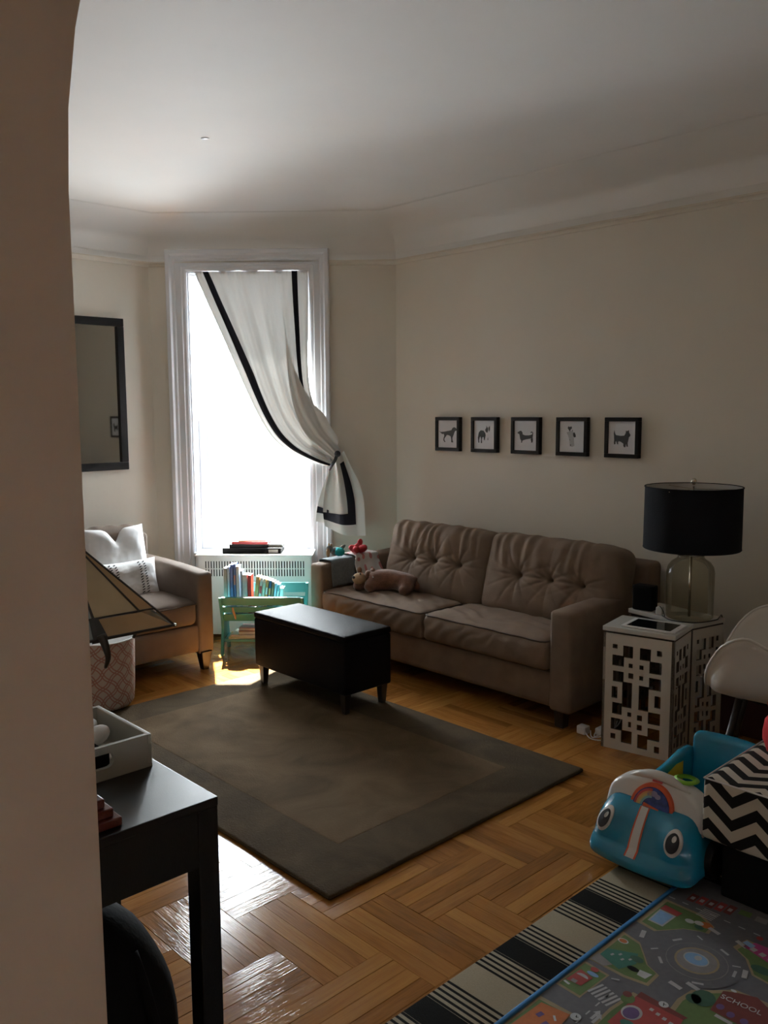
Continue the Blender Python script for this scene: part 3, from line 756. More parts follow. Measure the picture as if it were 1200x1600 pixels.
# ------------------------------------------------------------------ book rack and books, in the chamfer wall's frame
RK = PI/4
def rack():
    t = thing('book_rack', 'turquoise trough book rack on splayed legs under the window', 'rack', win(.87,5.5), RK)
    s0, s1 = .585, 1.125
    # end panels: outline in (n, z)
    pts = [(5.335,.385),(5.36,.385),(5.44,.23),(5.52,.23),(5.625,.425),(5.65,.425),(5.585,.24),(5.57,.17),(5.60,0),(5.575,0),(5.545,.105),(5.43,.105),(5.385,0),(5.36,0),(5.405,.17),(5.395,.24)]
    for a in (s0, s1-.018):
        b = B(); n = len(pts)
        vs = [win(a,p[0],p[1]) for p in pts]+[win(a+.018,p[0],p[1]) for p in pts]
        b.add(vs, [tuple(range(n)), tuple(range(2*n-1,n-1,-1))]+[(i,n+i,n+(i+1)%n,(i+1)%n) for i in range(n)])
        b.build('end_panel', 'teal', t, bevel=.003)
    def slat(n0, z0, n1, z1, th=.012, e=0):
        d = Vector((n1-n0, z1-z0)).normalized(); px, pz = -d.y*th, d.x*th
        b = B(); q = [(n0,z0),(n1,z1),(n1+px,z1+pz),(n0+px,z0+pz)]
        vs = [win(s0+.018-e,a,c) for a,c in q]+[win(s1-.018+e,a,c) for a,c in q]
        return b.add(vs, [(0,1,2,3),(7,6,5,4),(0,4,5,1),(1,5,6,2),(2,6,7,3),(3,7,4,0)])
    L0, L1 = Vector((5.425,.215)), Vector((5.345,.385))
    for a, c in ((0,.30),(.36,.60),(.66,1)):      # front face is three boards with two slots
        p, q = L0.lerp(L1,a), L0.lerp(L1,c); slat(q.x,q.y,p.x,p.y).build('front_board', 'teal', t, bevel=.002)
    K0, K1 = Vector((5.535,.215)), Vector((5.645,.422))
    for a, c in ((0,.30),(.36,.60),(.72,1)):
        p, q = K0.lerp(K1,a), K0.lerp(K1,c); slat(p.x,p.y,q.x,q.y).build('back_board', 'teal', t, bevel=.002)
    b = B(); wbox(b, s0+.018, s1-.018, 5.425, 5.545, .215, .227); b.build('trough_floor', 'teal', t)
    b = B(); wbox(b, s0+.018, s1-.018, 5.40, 5.575, .085, .10); b.build('shelf', 'teal', t)
    b = B()
    pts = [win(1.035,5.338,.325), win(1.03,5.335,.30), win(1.022,5.345,.27), win(1.02,5.355,.245)]
    tag(B().tube([spline(pts,k/10) for k in range(11)], [.004+.004*math.sin(PI*k/10) for k in range(11)], 8).build('wooden_tag', 'plush_tan', smooth=True), 'small tan tag hanging on the turquoise rack front', 'tag')
rack()
def book_mats(): 
    cols = {'grey':(.36,.33,.29),'paleblue':(.50,.60,.74),'blue':(.14,.22,.50),'white':(.86,.86,.86),'red':(.50,.06,.06),'orange':(.72,.36,.14),'teal':(.25,.48,.54),'navy':(.07,.15,.30),'cream':(.78,.72,.60),'pink':(.60,.28,.26),'brown':(.30,.18,.10),'yellow':(.62,.48,.18)}
    for k, c in cols.items(): M['bk_'+k] = mat('book cover '+k, c, .5, var=.12, scale=25)
book_mats()
def book(name, label, col, loc, rz, lean, w_, d, h, group, flat=False, mark=None):
    t = thing(name, label, 'book', loc, rz, group)
    R = Euler((0, lean, 0)).to_matrix(); c = .002
    def bx(b, *a):
        k = len(b.v); b.box(*a)
        for i in range(k, len(b.v)): b.v[i] = R @ b.v[i]
        return b
    b = B(); bx(b,-w_/2,-w_/2+c,-d/2,d/2,0,h); bx(b,w_/2-c,w_/2,-d/2,d/2,0,h); bx(b,-w_/2,w_/2,-d/2,-d/2+c,0,h)
    b.build('book_cover', 'bk_'+col, t, local=True)
    bx(B(),-w_/2+c,w_/2-c,-d/2+c,d/2-.003,.003,h-.003).build('pages', 'paper', t, local=True)
    if mark:
        bx(B(),-w_/2*.8,w_/2*.8,-d/2-.0008,-d/2,h*.62,h*.8).build('spine_label', 'bk_'+mark, t, local=True)
    return t
def books():
    G = 'children\'s books standing in the turquoise rack'
    # (right->left coordinate s of the book centre, width, top height, colour, words)
    L = [(1.096,.022,.562,'grey','grey slim book at the left end of the turquoise rack',None),
         (1.076,.015,.572,'paleblue','pale blue tall book next to the grey end book in the rack',None),
         (1.056,.019,.585,'blue','tallest book in the rack, bright blue spine',None),
         (1.037,.014,.588,'blue','blue book between the tallest blue book and a white one','pink'),
         (1.018,.017,.574,'white','tall white book right of the blue pair in the rack',None),
         (.995,.012,.545,'paleblue','thin pale blue book before the broad white book in the rack',None),
         (.972,.030,.520,'white','broadest white book in the rack',None),
         (.942,.022,.516,'red','red book right of the broadest white book in the rack',None),
         (.914,.022,.505,'orange','orange spined book right of the red rack book','yellow'),
         (.890,.017,.498,'white','white book with a red mark, right of the orange spine','red'),
         (.870,.016,.492,'cream','cream book in the middle right of the rack row',None),
         (.851,.015,.486,'orange','orange and white book near the middle right of the rack','white'),
         (.832,.015,.480,'navy','navy book right of the orange and white one','orange'),
         (.814,.014,.472,'brown','brown spined book after the navy one',None),
         (.796,.014,.462,'paleblue','pale blue book third from the right end of the row',None),
         (.778,.013,.455,'teal','teal book second from the right end of the row','white'),
         (.757,.017,.430,'white','shortest book, white, at the right end of the rack row',None)]
    for i, (s, w_, zt, col, lab, mk) in enumerate(L):
        z0 = .2275; lean = 0.0 if i < 8 else .12
        h = (zt-z0)
        p = win(s + (h*math.sin(lean)*.5-.012 if lean else 0), 5.478, z0+w_/2*math.sin(lean)+.0005)
        book('book', lab, col, p, RK, lean, w_, .082 if i > 2 else .09, h/math.cos(lean) - .004, G, mark=mk)
    G2 = 'books piled on the low shelf of the rack'
    for (s, n, z, w_, d, h, col, a, lab) in ((.985,5.485,.1002,.20,.15,.012,'yellow',.05,'yellow flat book at the bottom of the low shelf pile'),
              (.965,5.485,.1124,.20,.15,.014,'cream',-.1,'cream flat book second in the low shelf pile'),
              (.945,5.485,.1266,.16,.13,.022,'brown',.12,'thick brown book third in the low shelf pile'),
              (.94,5.49,.1488,.15,.12,.018,'pink',-.05,'dull pink book on top of the low shelf pile')):
        t = thing('flat_book', lab, 'book', win(s,n,z), RK+a, G2); c = .002
        B().box(-w_/2,w_/2,-d/2,d/2,0,c).box(-w_/2,w_/2,-d/2,d/2,h-c,h).box(-w_/2,w_/2,d/2-c,d/2,c,h-c).build('book_cover', 'bk_'+col, t, local=True)
        B().box(-w_/2+.003,w_/2-.003,-d/2+.003,d/2-c,c,h-c).build('pages', 'paper', t, local=True)
    tag(B().lathe([(0,0),(.022,0),(.025,.01),(.025,.03),(.02,.038),(.01,.042),(0,.042)], win(.90,5.49,.1672), 20).build('glass_jar', 'jug', smooth=True), 'little clear jar on top of the low shelf pile', 'jar')
books()
# things on the radiator cover
def sill_things():
    z = .5862
    t = thing('box_file', 'long black box file lying on the radiator cover', 'box file', win(1.0,5.93,z), RK)
    B().box(-.20,.205,-.09,.09,0,.035).build('case', 'black', t, local=True, bevel=.003)
    B().box(-.205,.21,-.094,.094,.0351,.040).build('lid', 'frame_black', t, local=True, bevel=.002)
    B().box(.12,.185,-.0912,-.0901,.006,.028).build('spine_label', 'paper', t, local=True)
    t = thing('ring_binder', 'flat black binder on top of the black box file', 'binder', win(.985,5.94,z+.0402), RK+.03)
    B().box(-.17,.20,-.085,.085,0,.003).box(-.17,.20,-.085,.085,.019,.022).box(-.17,-.166,-.085,.085,.003,.019).box(-.166,.10,-.085,-.082,.003,.019).build('cover', 'frame_black', t, local=True)
    B().box(-.165,.195,-.08,.08,.003,.019).build('pages', 'paper', t, local=True)
    t = thing('red_book', 'red hardback lying on the black binder by the window', 'book', win(1.01,5.935,z+.0623), RK-.04)
    B().box(-.125,.125,-.08,.08,0,.002).box(-.125,.125,-.08,.08,.016,.018).box(-.125,.125,-.08,-.077,.002,.016).build('book_cover', 'bk_red', t, local=True)
    B().box(-.122,.122,-.077,.078,.002,.016).build('pages', 'paper', t, local=True)
    t = thing('orange_booklet', 'thin orange booklet topmost of the window sill pile', 'book', win(.995,5.935,z+.0804), RK+.06)
    B().box(-.10,.095,-.07,.07,0,.008).build('booklet_cover', 'bk_orange', t, local=True, bevel=.001)
    tag(B().box(-.03,.035,-.03,.03,0,.004).build('card', 'paper'), 'white card lying on the orange booklet', 'card').location = win(1.0,5.935,z+.0886)
sill_things()

# ------------------------------------------------------------------ soft toys and cloths on the sofa
def drape_over_arm(name, label, cat, y0, y1, mt, z0, xin, zin, xout, zout, off, sd, flare=0, corner=0):
    # cloth over the left sofa arm: down the inner side to zin, over the top, down the outer side to zout
    b = B()
    x0, x1, zt = -4.305-off, -4.185+off, z0+off
    path = [(xin,zin),(x1+.001,lerp(zin,zt,.5)),(x1,zt-.03),(x1-.006,zt-.008),(x1-.03,zt),(x0+.03,zt),(x0+.006,zt-.008),(x0,zt-.03),(x0-.002,zout)]
    def f(u, v):
        p = spline([(a,0,c) for a,c in path], u); y = lerp(y0,y1,v)
        k = max(0, 1-u*3)
        y += flare*(v-.5)*k
        zz = p.z - corner*k*math.sin(PI*v)
        return Vector((p.x+.004*nz((u*5,v*4,sd)) + k*.006*math.sin(v*14+sd), y+.004*nz((u*4,v*5,sd+3)), zz+.004*abs(nz((u*7,v*7,sd)))))
    o = b.surf(f, 40, 24).build(name, mt, smooth=True, solid=.006, offset=1); return tag(o, label, cat)
drape_over_arm('knitted_blanket', 'grey knitted blanket hanging over the left sofa arm', 'blanket', 3.50, 3.695, 'blanket', .603, -4.172, .438, 0, .50, .006, 1)
drape_over_arm('heart_towel', 'white cloth with red hearts hanging over the left sofa arm', 'towel', 3.705, 3.90, 'hearts', .606, -4.135, .50, 0, .55, .016, 5, .03, .02)
def bow():
    t = thing('red_bow_toy', 'floppy red felt bow on top of the heart cloth', 'toy', (-4.22,3.76,.632))
    for a, l in ((.2,.06),(1.2,.055),(2.2,.06),(3.3,.055),(4.3,.05),(5.3,.055)):
        B().ell((-4.22+.6*l*math.cos(a),3.76+.6*l*math.sin(a),.652+.012*math.sin(3*a)), (l*.7,.024,.022), (0,-.35,a), 12, 8).build('bow_loop', 'red', t, smooth=True)
    B().ell((-4.22,3.76,.668),(.022,.022,.02), n=12, k=8).build('knot', 'red', t, smooth=True)
    B().ell((-4.22,3.78,.69),(.016,.02,.028), (0,.3,0), 12, 8).build('bow_loop', 'red', t, smooth=True)
bow()
def little_toy():
    x, y, z = -4.24, 3.57, .622
    t = thing('plush_figure', 'little grey plush animal in an aqua tulle ruffle on the blanket', 'toy', (x,y,z))
    B().ell((x,y+.02,z+.03),(.03,.04,.028), n=14, k=10, fn=lambda p: p*(1+.12*nz(p*60))).build('body', 'plush_grey', t, smooth=True)
    B().ell((x,y-.035,z+.05),(.022,.024,.024), n=14, k=10).build('head', 'plush_grey', t, smooth=True)
    for d in (-1,1): B().ell((x+d*.012,y-.03,z+.074),(.008,.006,.014), n=8, k=6).build('ear', 'plush_tan', t, smooth=True)
    B().ell((x+.015,y-.06,z+.03),(.012,.014,.03), n=10, k=6).build('paw', 'plush_tan', t, smooth=True)
    B().ell((x+.01,y+.065,z+.052),(.014,.03,.012), (.5,0,0), 10, 6).build('hind_leg', 'plush_grey', t, smooth=True)
    B().ell((x+.035,y+.02,z+.03),(.03,.034,.026), n=24, k=14, fn=lambda p: p*(1+.3*nz(p*110))).build('tulle_ruffle', 'tulle', t, smooth=True)
little_toy()
def plush_dog():
    # lies along the sofa seat, head towards the left arm
    z = .438; t = thing('plush_bear', 'brown plush animal with tan muzzle lying on the sofa seat', 'toy', (-3.95,3.62,z))
    me = bpy.data.meshes.new('body'); bm = bmesh.new(); sk = bm.verts.layers.skin.new()
    pts = [(-3.85,3.72,z+.075,.070),(-3.93,3.67,z+.08,.062),(-4.00,3.61,z+.08,.055),(-4.035,3.575,z+.085,.045),     # 0 hip 1 belly 2 chest 3 neck
           (-4.065,3.545,z+.09,.056),                                                                                  # 4 head
           (-3.80,3.66,z+.062,.056),(-3.765,3.615,z+.035,.034),(-3.755,3.57,z+.03,.032),                                 # 5-7 near hind leg
           (-3.80,3.76,z+.05,.045),(-3.745,3.72,z+.035,.034),                                                          # 8-9 far hind leg
           (-3.985,3.545,z+.045,.038),(-3.975,3.485,z+.03,.034),                                                        # 10-11 front leg
           (-4.06,3.57,z+.04,.036),(-4.10,3.49,z+.03,.032)]                                                            # 12-13 other front leg
    vs = [bm.verts.new(Vector(p[:3])-Vector((-3.95,3.62,z))) for p in pts]
    for a, c in ((0,1),(1,2),(2,3),(3,4),(0,5),(5,6),(6,7),(0,8),(8,9),(2,10),(10,11),(2,12),(12,13)): bm.edges.new((vs[a],vs[c]))
    for v, p in zip(vs, pts): v[sk].radius = (p[3],p[3]); v[sk].use_root = (v is vs[0])
    bm.to_mesh(me); bm.free(); me.materials.append(M['plush'])
    o = bpy.data.objects.new('body', me); COL.objects.link(o); o.parent = t
    o.modifiers.new('skin', 'SKIN'); d = o.modifiers.new('sub', 'SUBSURF'); d.levels = 2; d.render_levels = 2
    for p in me.polygons: p.use_smooth = True
    o.modifiers['skin'].use_smooth_shade = True
    tx = bpy.data.textures.new('fur', 'CLOUDS'); tx.noise_scale = .018
    d = o.modifiers.new('fur', 'DISPLACE'); d.texture = tx; d.strength = .010; d.mid_level = .5
    B().ell((-4.058,3.505,z+.085),(.043,.045,.036), n=18, k=12).build('muzzle', 'plush_tan', t, smooth=True)
    B().ell((-4.062,3.462,z+.098),(.012,.008,.009), n=10, k=8).build('nose', 'ink', t, smooth=True)
    for x, y in ((-4.112,3.555),(-4.02,3.585)): B().ell((x,y,z+.125),(.02,.014,.022), n=12, k=8).build('ear', 'plush', t, smooth=True)
    for x in (-4.085,-4.04): B().ell((x,3.497,z+.118),(.006,.005,.006), n=8, k=6).build('eye', 'ink', t, smooth=True)
    B().ell((-3.98,3.552,z+.085),(.012,.008,.02), (.3,0,.3), 10, 8).build('neck_tag', 'paper', t, smooth=True)
    t.location = (-3.95+.12, 3.62+.015, z)
plush_dog()

# ------------------------------------------------------------------ five dog prints
DOGS = [
 ('retriever', (145,355,105,412), [[(152,225),(170,237),(215,232),(260,222),(290,215),(303,190),(320,180),(338,190),(348,205),(345,218),(330,222),(322,240),(312,270),(300,300),(302,330),(310,350),(295,352),(288,345),(290,320),(283,285),(262,272),(240,268),(228,285),(212,310),(212,330),(226,347),(214,350),(202,330),(205,300),(212,280),(205,255),(190,262),(175,248)]], []),
 ('terrier', (517,745,107,412), [[(565,345),(560,290),(570,235),(590,212),(620,215),(640,240),(645,265),(640,290),(635,318),(627,316),(625,285),(610,285),(604,310),(606,350),(594,350),(596,300),(588,275),(578,290),(573,320),(576,347)],[(640,205),(655,180),(650,163),(668,185),(672,205),(665,235),(650,232)],[(676,185),(690,162),(692,200),(686,225),(680,210)],[(668,290),(673,290),(672,318),(667,316)]], []),
 ('dachshund', (945,1188,108,435), [[(978,240),(1000,222),(1018,218),(1032,235),(1035,258),(1060,268),(1100,268),(1125,262),(1140,255),(1140,235),(1122,240),(1120,232),(1135,224),(1148,238),(1146,262),(1142,290),(1146,318),(1142,345),(1128,347),(1130,330),(1122,315),(1130,300),(1110,305),(1075,312),(1045,322),(1032,330),(1030,350),(1018,350),(1022,330),(1010,310),(1005,280),(1000,255),(985,248)]], []),
 ('puppy', (210,482,107,450), [[(298,185),(305,165),(318,172),(340,165),(345,185),(330,200),(322,225),(312,205)],[(358,245),(370,228),(385,255),(388,280),(372,287),(360,268)],[(328,372),(334,362),(340,374),(334,382)],[(347,205),(355,205),(354,214),(347,212)],[(320,308),(327,310),(325,320),(320,317)]], [[(285,232),(318,222),(352,212),(366,250),(366,300),(374,380),(350,392),(325,386),(318,310),(300,260)]]),
 ('shepherd', (712,1015,107,465), [[(778,205),(785,240),(795,258),(850,266),(890,262),(905,235),(908,205),(920,215),(938,200),(942,230),(958,255),(950,272),(940,278),(935,310),(928,340),(930,372),(935,382),(918,382),(913,350),(908,370),(905,388),(892,392),(882,375),(882,350),(850,330),(828,325),(820,340),(825,360),(812,358),(806,335),(800,322),(790,335),(792,358),(778,362),(775,340),(778,315),(776,280),(772,240)]], [])]
def pictures():
    xs = [-3.843,-3.532,-3.210,-2.878,-2.553]; zc = 1.403; W, H, D, fr = .212, .222, .032, .022
    labs = ['black framed print of a bushy-tailed dog facing right, nearest the window','black framed print of a prick-eared dog seen from behind, second from the corner','black framed print of a long low dog facing left, middle of the row',
            'black framed print of a pale spotted puppy, second from the lamp','black framed print of a dog with upright tail, nearest the lamp']
    for x, lab, (nm, (a0,a1,b0,b1), dark, pale) in zip(xs, labs, DOGS):
        t = thing('dog_picture', lab, 'picture', (x,YR,zc-H/2), 0, 'framed dog prints above the sofa')
        y1, y0 = -.001, -.001-D
        for a in ((-W/2,W/2,H-fr,H),(-W/2,W/2,0,fr)): B().box(a[0],a[1],y0,y1,a[2],a[3]).build('frame_rail', 'frame_black', t, local=True, bevel=.002)
        for a in ((-W/2,-W/2+fr),(W/2-fr,W/2)): B().box(a[0],a[1],y0,y1,fr,H-fr).build('frame_rail', 'frame_black', t, local=True, bevel=.002)
        pr = B().box(-W/2+fr,W/2-fr,y0+.010,y0+.013,fr,H-fr).build('print', 'print_paper', t, local=True)
        w_, h_ = W-2*fr, H-2*fr
        def cv(p): return (-w_/2+(p[0]-a0)/(a1-a0)*w_, fr+h_-(p[1]-b0)/(b1-b0)*h_)
        b = B()
        for pl in pale: b.prism([cv(p) for p in pl], 'y', y0+.0092, y0+.0099, 1)
        for pl in dark: b.prism([cv(p) for p in pl], 'y', y0+.0085, y0+.0098, 0)
        b.build('dog_silhouette', ['print_ink','print_grey'], pr, local=True)
pictures()

# ------------------------------------------------------------------ lattice side tables, lamp, tablet, speaker
HOLES = [(266,900,291,926),(321,910,371,978),(402,928,456,993),(488,943,515,972),(265,958,321,1020),(452,1000,511,1062),(347,1006,369,1033),(400,1017,420,1042),(347,1062,369,1088),(400,1075,420,1100),
 (265,1045,321,1103),(450,1087,511,1152),(317,1108,366,1245),(398,1128,448,1263),(262,1132,288,1192),(480,1184,508,1246),(262,1222,316,1282),(446,1270,506,1336),(345,1275,364,1298),(393,1286,416,1314),(345,1326,364,1351),(393,1340,416,1368),
 (260,1308,316,1368),(444,1356,504,1422),(313,1373,365,1445),(395,1395,446,1470),(257,1392,283,1420),(476,1455,504,1487)]
def holes01():
    out = []
    for x0,y0,x1,y1 in HOLES:
        def uv(x, y):
            yt = 830+65*(x-212)/358; v = (y-yt)/637; xl = 215-8*v; xr = 575-15*v
            return (x-xl)/(xr-xl), v
        a = uv(x0,(y0+y1)/2)[0]; c = uv(x1,(y0+y1)/2)[0]; e = uv((x0+x1)/2,y0)[1]; g = uv((x0+x1)/2,y1)[1]
        out.append(tuple(round(q*72)/72 for q in (a,c))+tuple(round(q*110)/110 for q in (1-g,1-e)))
    return out
H01 = holes01()
def lattice_panel(w_, h_, th):       # panel in the xz plane with real holes
    us = sorted({0,1}|{h[0] for h in H01}|{h[1] for h in H01}); vs = sorted({0,1}|{h[2] for h in H01}|{h[3] for h in H01})
    b = B(); idx = {}
    def V(i,j):
        if (i,j) not in idx: idx[(i,j)] = len(b.v); b.v.append(Vector((us[i]*w_, 0, vs[j]*h_)))
        return idx[(i,j)]
    for i in range(len(us)-1):
        for j in range(len(vs)-1):
            mu, mv = (us[i]+us[i+1])/2, (vs[j]+vs[j+1])/2
            if any(h[0]<mu<h[1] and h[2]<mv<h[3] for h in H01): continue
            b.f.append((V(i,j),V(i+1,j),V(i+1,j+1),V(i,j+1))); b.m.append(0)
    return b
def side_table(label, loc, rz, w_, d, h, sides):
    t = thing('side_table', label, 'table', loc, rz, 'white lattice side tables'); th = .012
    for (ox,oy,a,L) in [((0,0,0,w_),(w_,0.0,PI/2,d),(w_,d,PI,w_),(0,d,-PI/2,d))[i] for i in sides]:
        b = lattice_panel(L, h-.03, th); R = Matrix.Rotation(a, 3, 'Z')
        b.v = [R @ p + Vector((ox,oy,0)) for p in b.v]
        b.build('lattice_panel', ['white_lacq','inner_shade'], t, local=True, solid=th, offset=-1)
    B().box(.006,w_-.006,.006,d-.006,h-.036,h-.026).build('inner_board', 'dark_wood', t, local=True)
    B().box(-.004,w_+.004,-.004,d+.004,h-.022,h).build('table_top', 'white_top', t, local=True, bevel=.003)
    return t
side_table('white lattice side table with a tablet on it, nearest the sofa end', (-2.118,3.394,0), math.radians(10.6), .325, .24, .575, (0,1,3))
side_table('white lattice side table under the black shade lamp', (-2.219,3.785,0), -.21, .385, .22, .575, (1,3))
def tablet():
    t = thing('tablet_computer', 'white bezel tablet lying on the front lattice table', 'tablet', (-1.945,3.533,.5752), math.radians(9))
    B().rbox((0,0,.004),(.245,.17,.008),.004,(10,10,6)).build('body', 'chalk', t, local=True, smooth=True)
    B().box(-.10,.10,-.072,.072,.0081,.0087).build('screen', 'screen', t, local=True)
    B().lathe([(0,.0089),(.004,.0089),(.004,.0081)], (.111,0,0), 12).build('home_button', 'white_top', t, local=True)
    return t
tablet()
def speaker():
    t = thing('desk_speaker', 'small black box speaker behind the tablet on the lattice table', 'speaker', (-2.15,3.812,.5752), .1)
    B().rbox((0,0,.062),(.105,.07,.124),.01,(8,8,8)).build('cabinet', 'bag', t, local=True, smooth=True)
    B().box(-.045,.045,-.0368,-.0352,.012,.112).build('grille', 'black', t, local=True)
speaker()
def charger_cube():
    t = thing('white_charger', 'small white charger beside the lamp foot on the lattice table', 'charger', (-2.05,3.775,.5752), .2)
    B().rbox((0,0,.018),(.03,.03,.036),.005,(8,8,8)).build('body', 'chalk', t, local=True, smooth=True)
    b = B(); pts = [(.0,.0,.036),(.01,-.02,.04),(.03,-.035,.02),(.04,-.05,.004)]
    b.tube([spline(pts,k/12) for k in range(13)], .002, 6).build('cable', 'cord', t, local=True)
charger_cube()
def table_lamp():
    c = (-1.92,3.815,.5752); t = thing('table_lamp', 'table lamp with black drum shade and smoky glass jug base', 'lamp', c)
    prof = [(0,.0),(.100,.0),(.108,.008),(.109,.22),(.104,.245),(.088,.268),(.066,.282),(.06,.29),(.06,.308),(.064,.312)]
    B().lathe(prof, c, 48).build('glass_jug', 'jug', t, smooth=True)
    B().lathe([(.0,.30),(.06,.30),(.062,.306),(.062,.322),(.02,.328),(.012,.34),(.012,.40),(0,.40)], c, 32).build('neck', 'nickel', t, smooth=True)
    B().tube([(c[0],c[1],c[2]+.004),(c[0],c[1],c[2]+.31)], .006, 10).build('rod', 'nickel', t, smooth=True)
    r, z0, z1 = .218, .335, .622
    sh = B().lathe([(r+.002,z0),(r,z1)], c, 64).build('lamp_shade', 'shade_black', t, smooth=True)
    B().lathe([(r-.003,z1),(r-.001,z0)], c, 64).build('lining', 'shade_in', sh, smooth=True)
    for z in (z0, z1): B().tube([(c[0]+r*math.cos(a*PI/32),c[1]+r*math.sin(a*PI/32),c[2]+z) for a in range(65)], .0035, 6).build('shade_rim', 'shade_black', sh, smooth=True)
    for a in range(3):
        q = .5+a*2*PI/3; B().tube([(c[0],c[1],c[2]+.612),(c[0]+r*math.cos(q),c[1]+r*math.sin(q),c[2]+.612)], .0022, 6).build('spider_arm', 'nickel', t)
    B().tube([(c[0],c[1],c[2]+.39),(c[0],c[1],c[2]+.625)], .004, 8).build('harp_stem', 'nickel', t)
    B().ell((c[0],c[1],c[2]+.647),(.014,.014,.016)).build('finial', 'nickel', t, smooth=True)
    b = B(); pts = [(c[0]-.10,c[1]-.07,c[2]+.003),(c[0]-.02,c[1]-.125,c[2]+.003),(c[0]+.08,c[1]-.09,c[2]+.003),(c[0]+.122,c[1]+.02,c[2]+.004),(c[0]+.11,c[1]+.08,c[2]+.004),(c[0]+.10,c[1]+.135,c[2]-.01),(c[0]+.10,c[1]+.16,c[2]-.2)]
    b.tube([spline(pts,k/40) for k in range(41)], .0028, 6).build('power_cord', 'cord', t, smooth=True)
table_lamp()
def power_bits():
    t = thing('power_strip', 'white power strip with cables on the floor by the sofa foot', 'power strip', (-2.22,3.50,0))
    B().rbox((-2.265,3.47,.02),(.05,.045,.04),.006,(8,8,8)).build('plug', 'chalk', t, smooth=True)
    B().rbox((-2.19,3.60,.018),(.05,.22,.036),.008,(8,10,8)).build('strip_body', 'chalk', t, smooth=True)
    for k in range(3):
        pts = [(-2.25+.02*k,3.46+.02*k,.02),(-2.19,3.42+.02*k,.008),(-2.12,3.44+.05*k,.02+.02*k),(-2.16,3.58+.04*k,.05+.03*k),(-2.20,3.72,.04)]
        B().tube([spline(pts,i/24) for i in range(25)], .003, 6).build('cable', 'chalk', t, smooth=True)
power_bits()

# ------------------------------------------------------------------ moulded white armchair at the right
def shell_chair():
    c = Vector((-1.36,3.512,0)); t = thing('shell_armchair', 'white moulded shell armchair on dark slanting legs beside the lattice tables', 'chair', c, PI+.27)   # local +x is the front
    def rim(a):     # a: angle from the front; rim height and reach
        x = abs(((a+PI)%(2*PI))-PI)      # 0 front .. pi back
        pts = [(0,.425,.27),(.40,.44,.30),(.70,.545,.33),(.98,.65,.335),(1.25,.695,.325),(1.5,.67,.32),(1.75,.64,.315),(2.05,.71,.31),(2.4,.81,.30),(2.8,.85,.30),(3.15,.86,.30)]
        for i in range(len(pts)-1):
            if x <= pts[i+1][0]:
                f = (x-pts[i][0])/(pts[i+1][0]-pts[i][0]); q = spline([(p[1],p[2],0) for p in pts], (i+f)/(len(pts)-1))
                return q.x, q.y
        return pts[-1][1:]
    def f(u, v):
        a = u*2*PI; z, r = rim(a)
        k = v; rr = r*(math.sin(min(1,k*1.0)*PI/2)**.85)
        zz = .415 + (z-.415)*(k**2.6) - .02*math.sin(PI*k)
        x = rr*math.cos(a)*.92; y = rr*math.sin(a)
        if k > .93: x += (k-.93)*.25*math.cos(a); y += (k-.93)*.25*math.sin(a)
        return Vector((x,y,zz))
    sh = B().surf(f, 72, 24, cu=True).build('shell', 'plastic_white', t, smooth=True, solid=.006, local=True)
    B().tube([f(i/72,1) for i in range(73)], .006, 8).build('rim', 'plastic_white', sh, smooth=True, local=True)
    for sx, sy in ((1,1),(1,-1),(-1,1),(-1,-1)):
        B().tube([(sx*.14,sy*.12,.395),(sx*.215,sy*.205,.0)], [.016,.011], 12).build('leg', 'dark_wood', t, smooth=True, local=True)
    B().lathe([(0,.385),(.14,.385),(.14,.40),(0,.40)], (0,0,0), 24).build('seat_mount', 'frame_black', t, local=True)
    o = B().ell((0,0,.03),(.10,.07,.035), n=16, k=10, fn=lambda p: p*(1+.25*nz(p*25))).build('dark_cloth', 'bag', smooth=True)
    o.location = (-1.29,3.52,.452); tag(o, 'crumpled dark cloth lying in the white shell armchair', 'cloth')
shell_chair()
tag(B().rbox((0,0,.16),(.50,.22,.32),.012,(8,8,8)).build('storage_box', 'maroon', smooth=True), 'dark maroon storage box on the floor behind the shell armchair', 'box').location = (-1.62,4.09,0)
tag(B().rbox((0,0,.13),(.20,.20,.26),.02,(8,8,8)).build('storage_cube', 'black', smooth=True), 'black storage cube under the shell armchair', 'box').location = (-1.27,3.57,0)
tag(B().ell((0,0,.02),(.03,.03,.02), n=14, k=8).build('white_ball', 'chalk', smooth=True), 'small pale ball on the floor behind the toy car', 'ball').location = (-1.545,3.60,0)

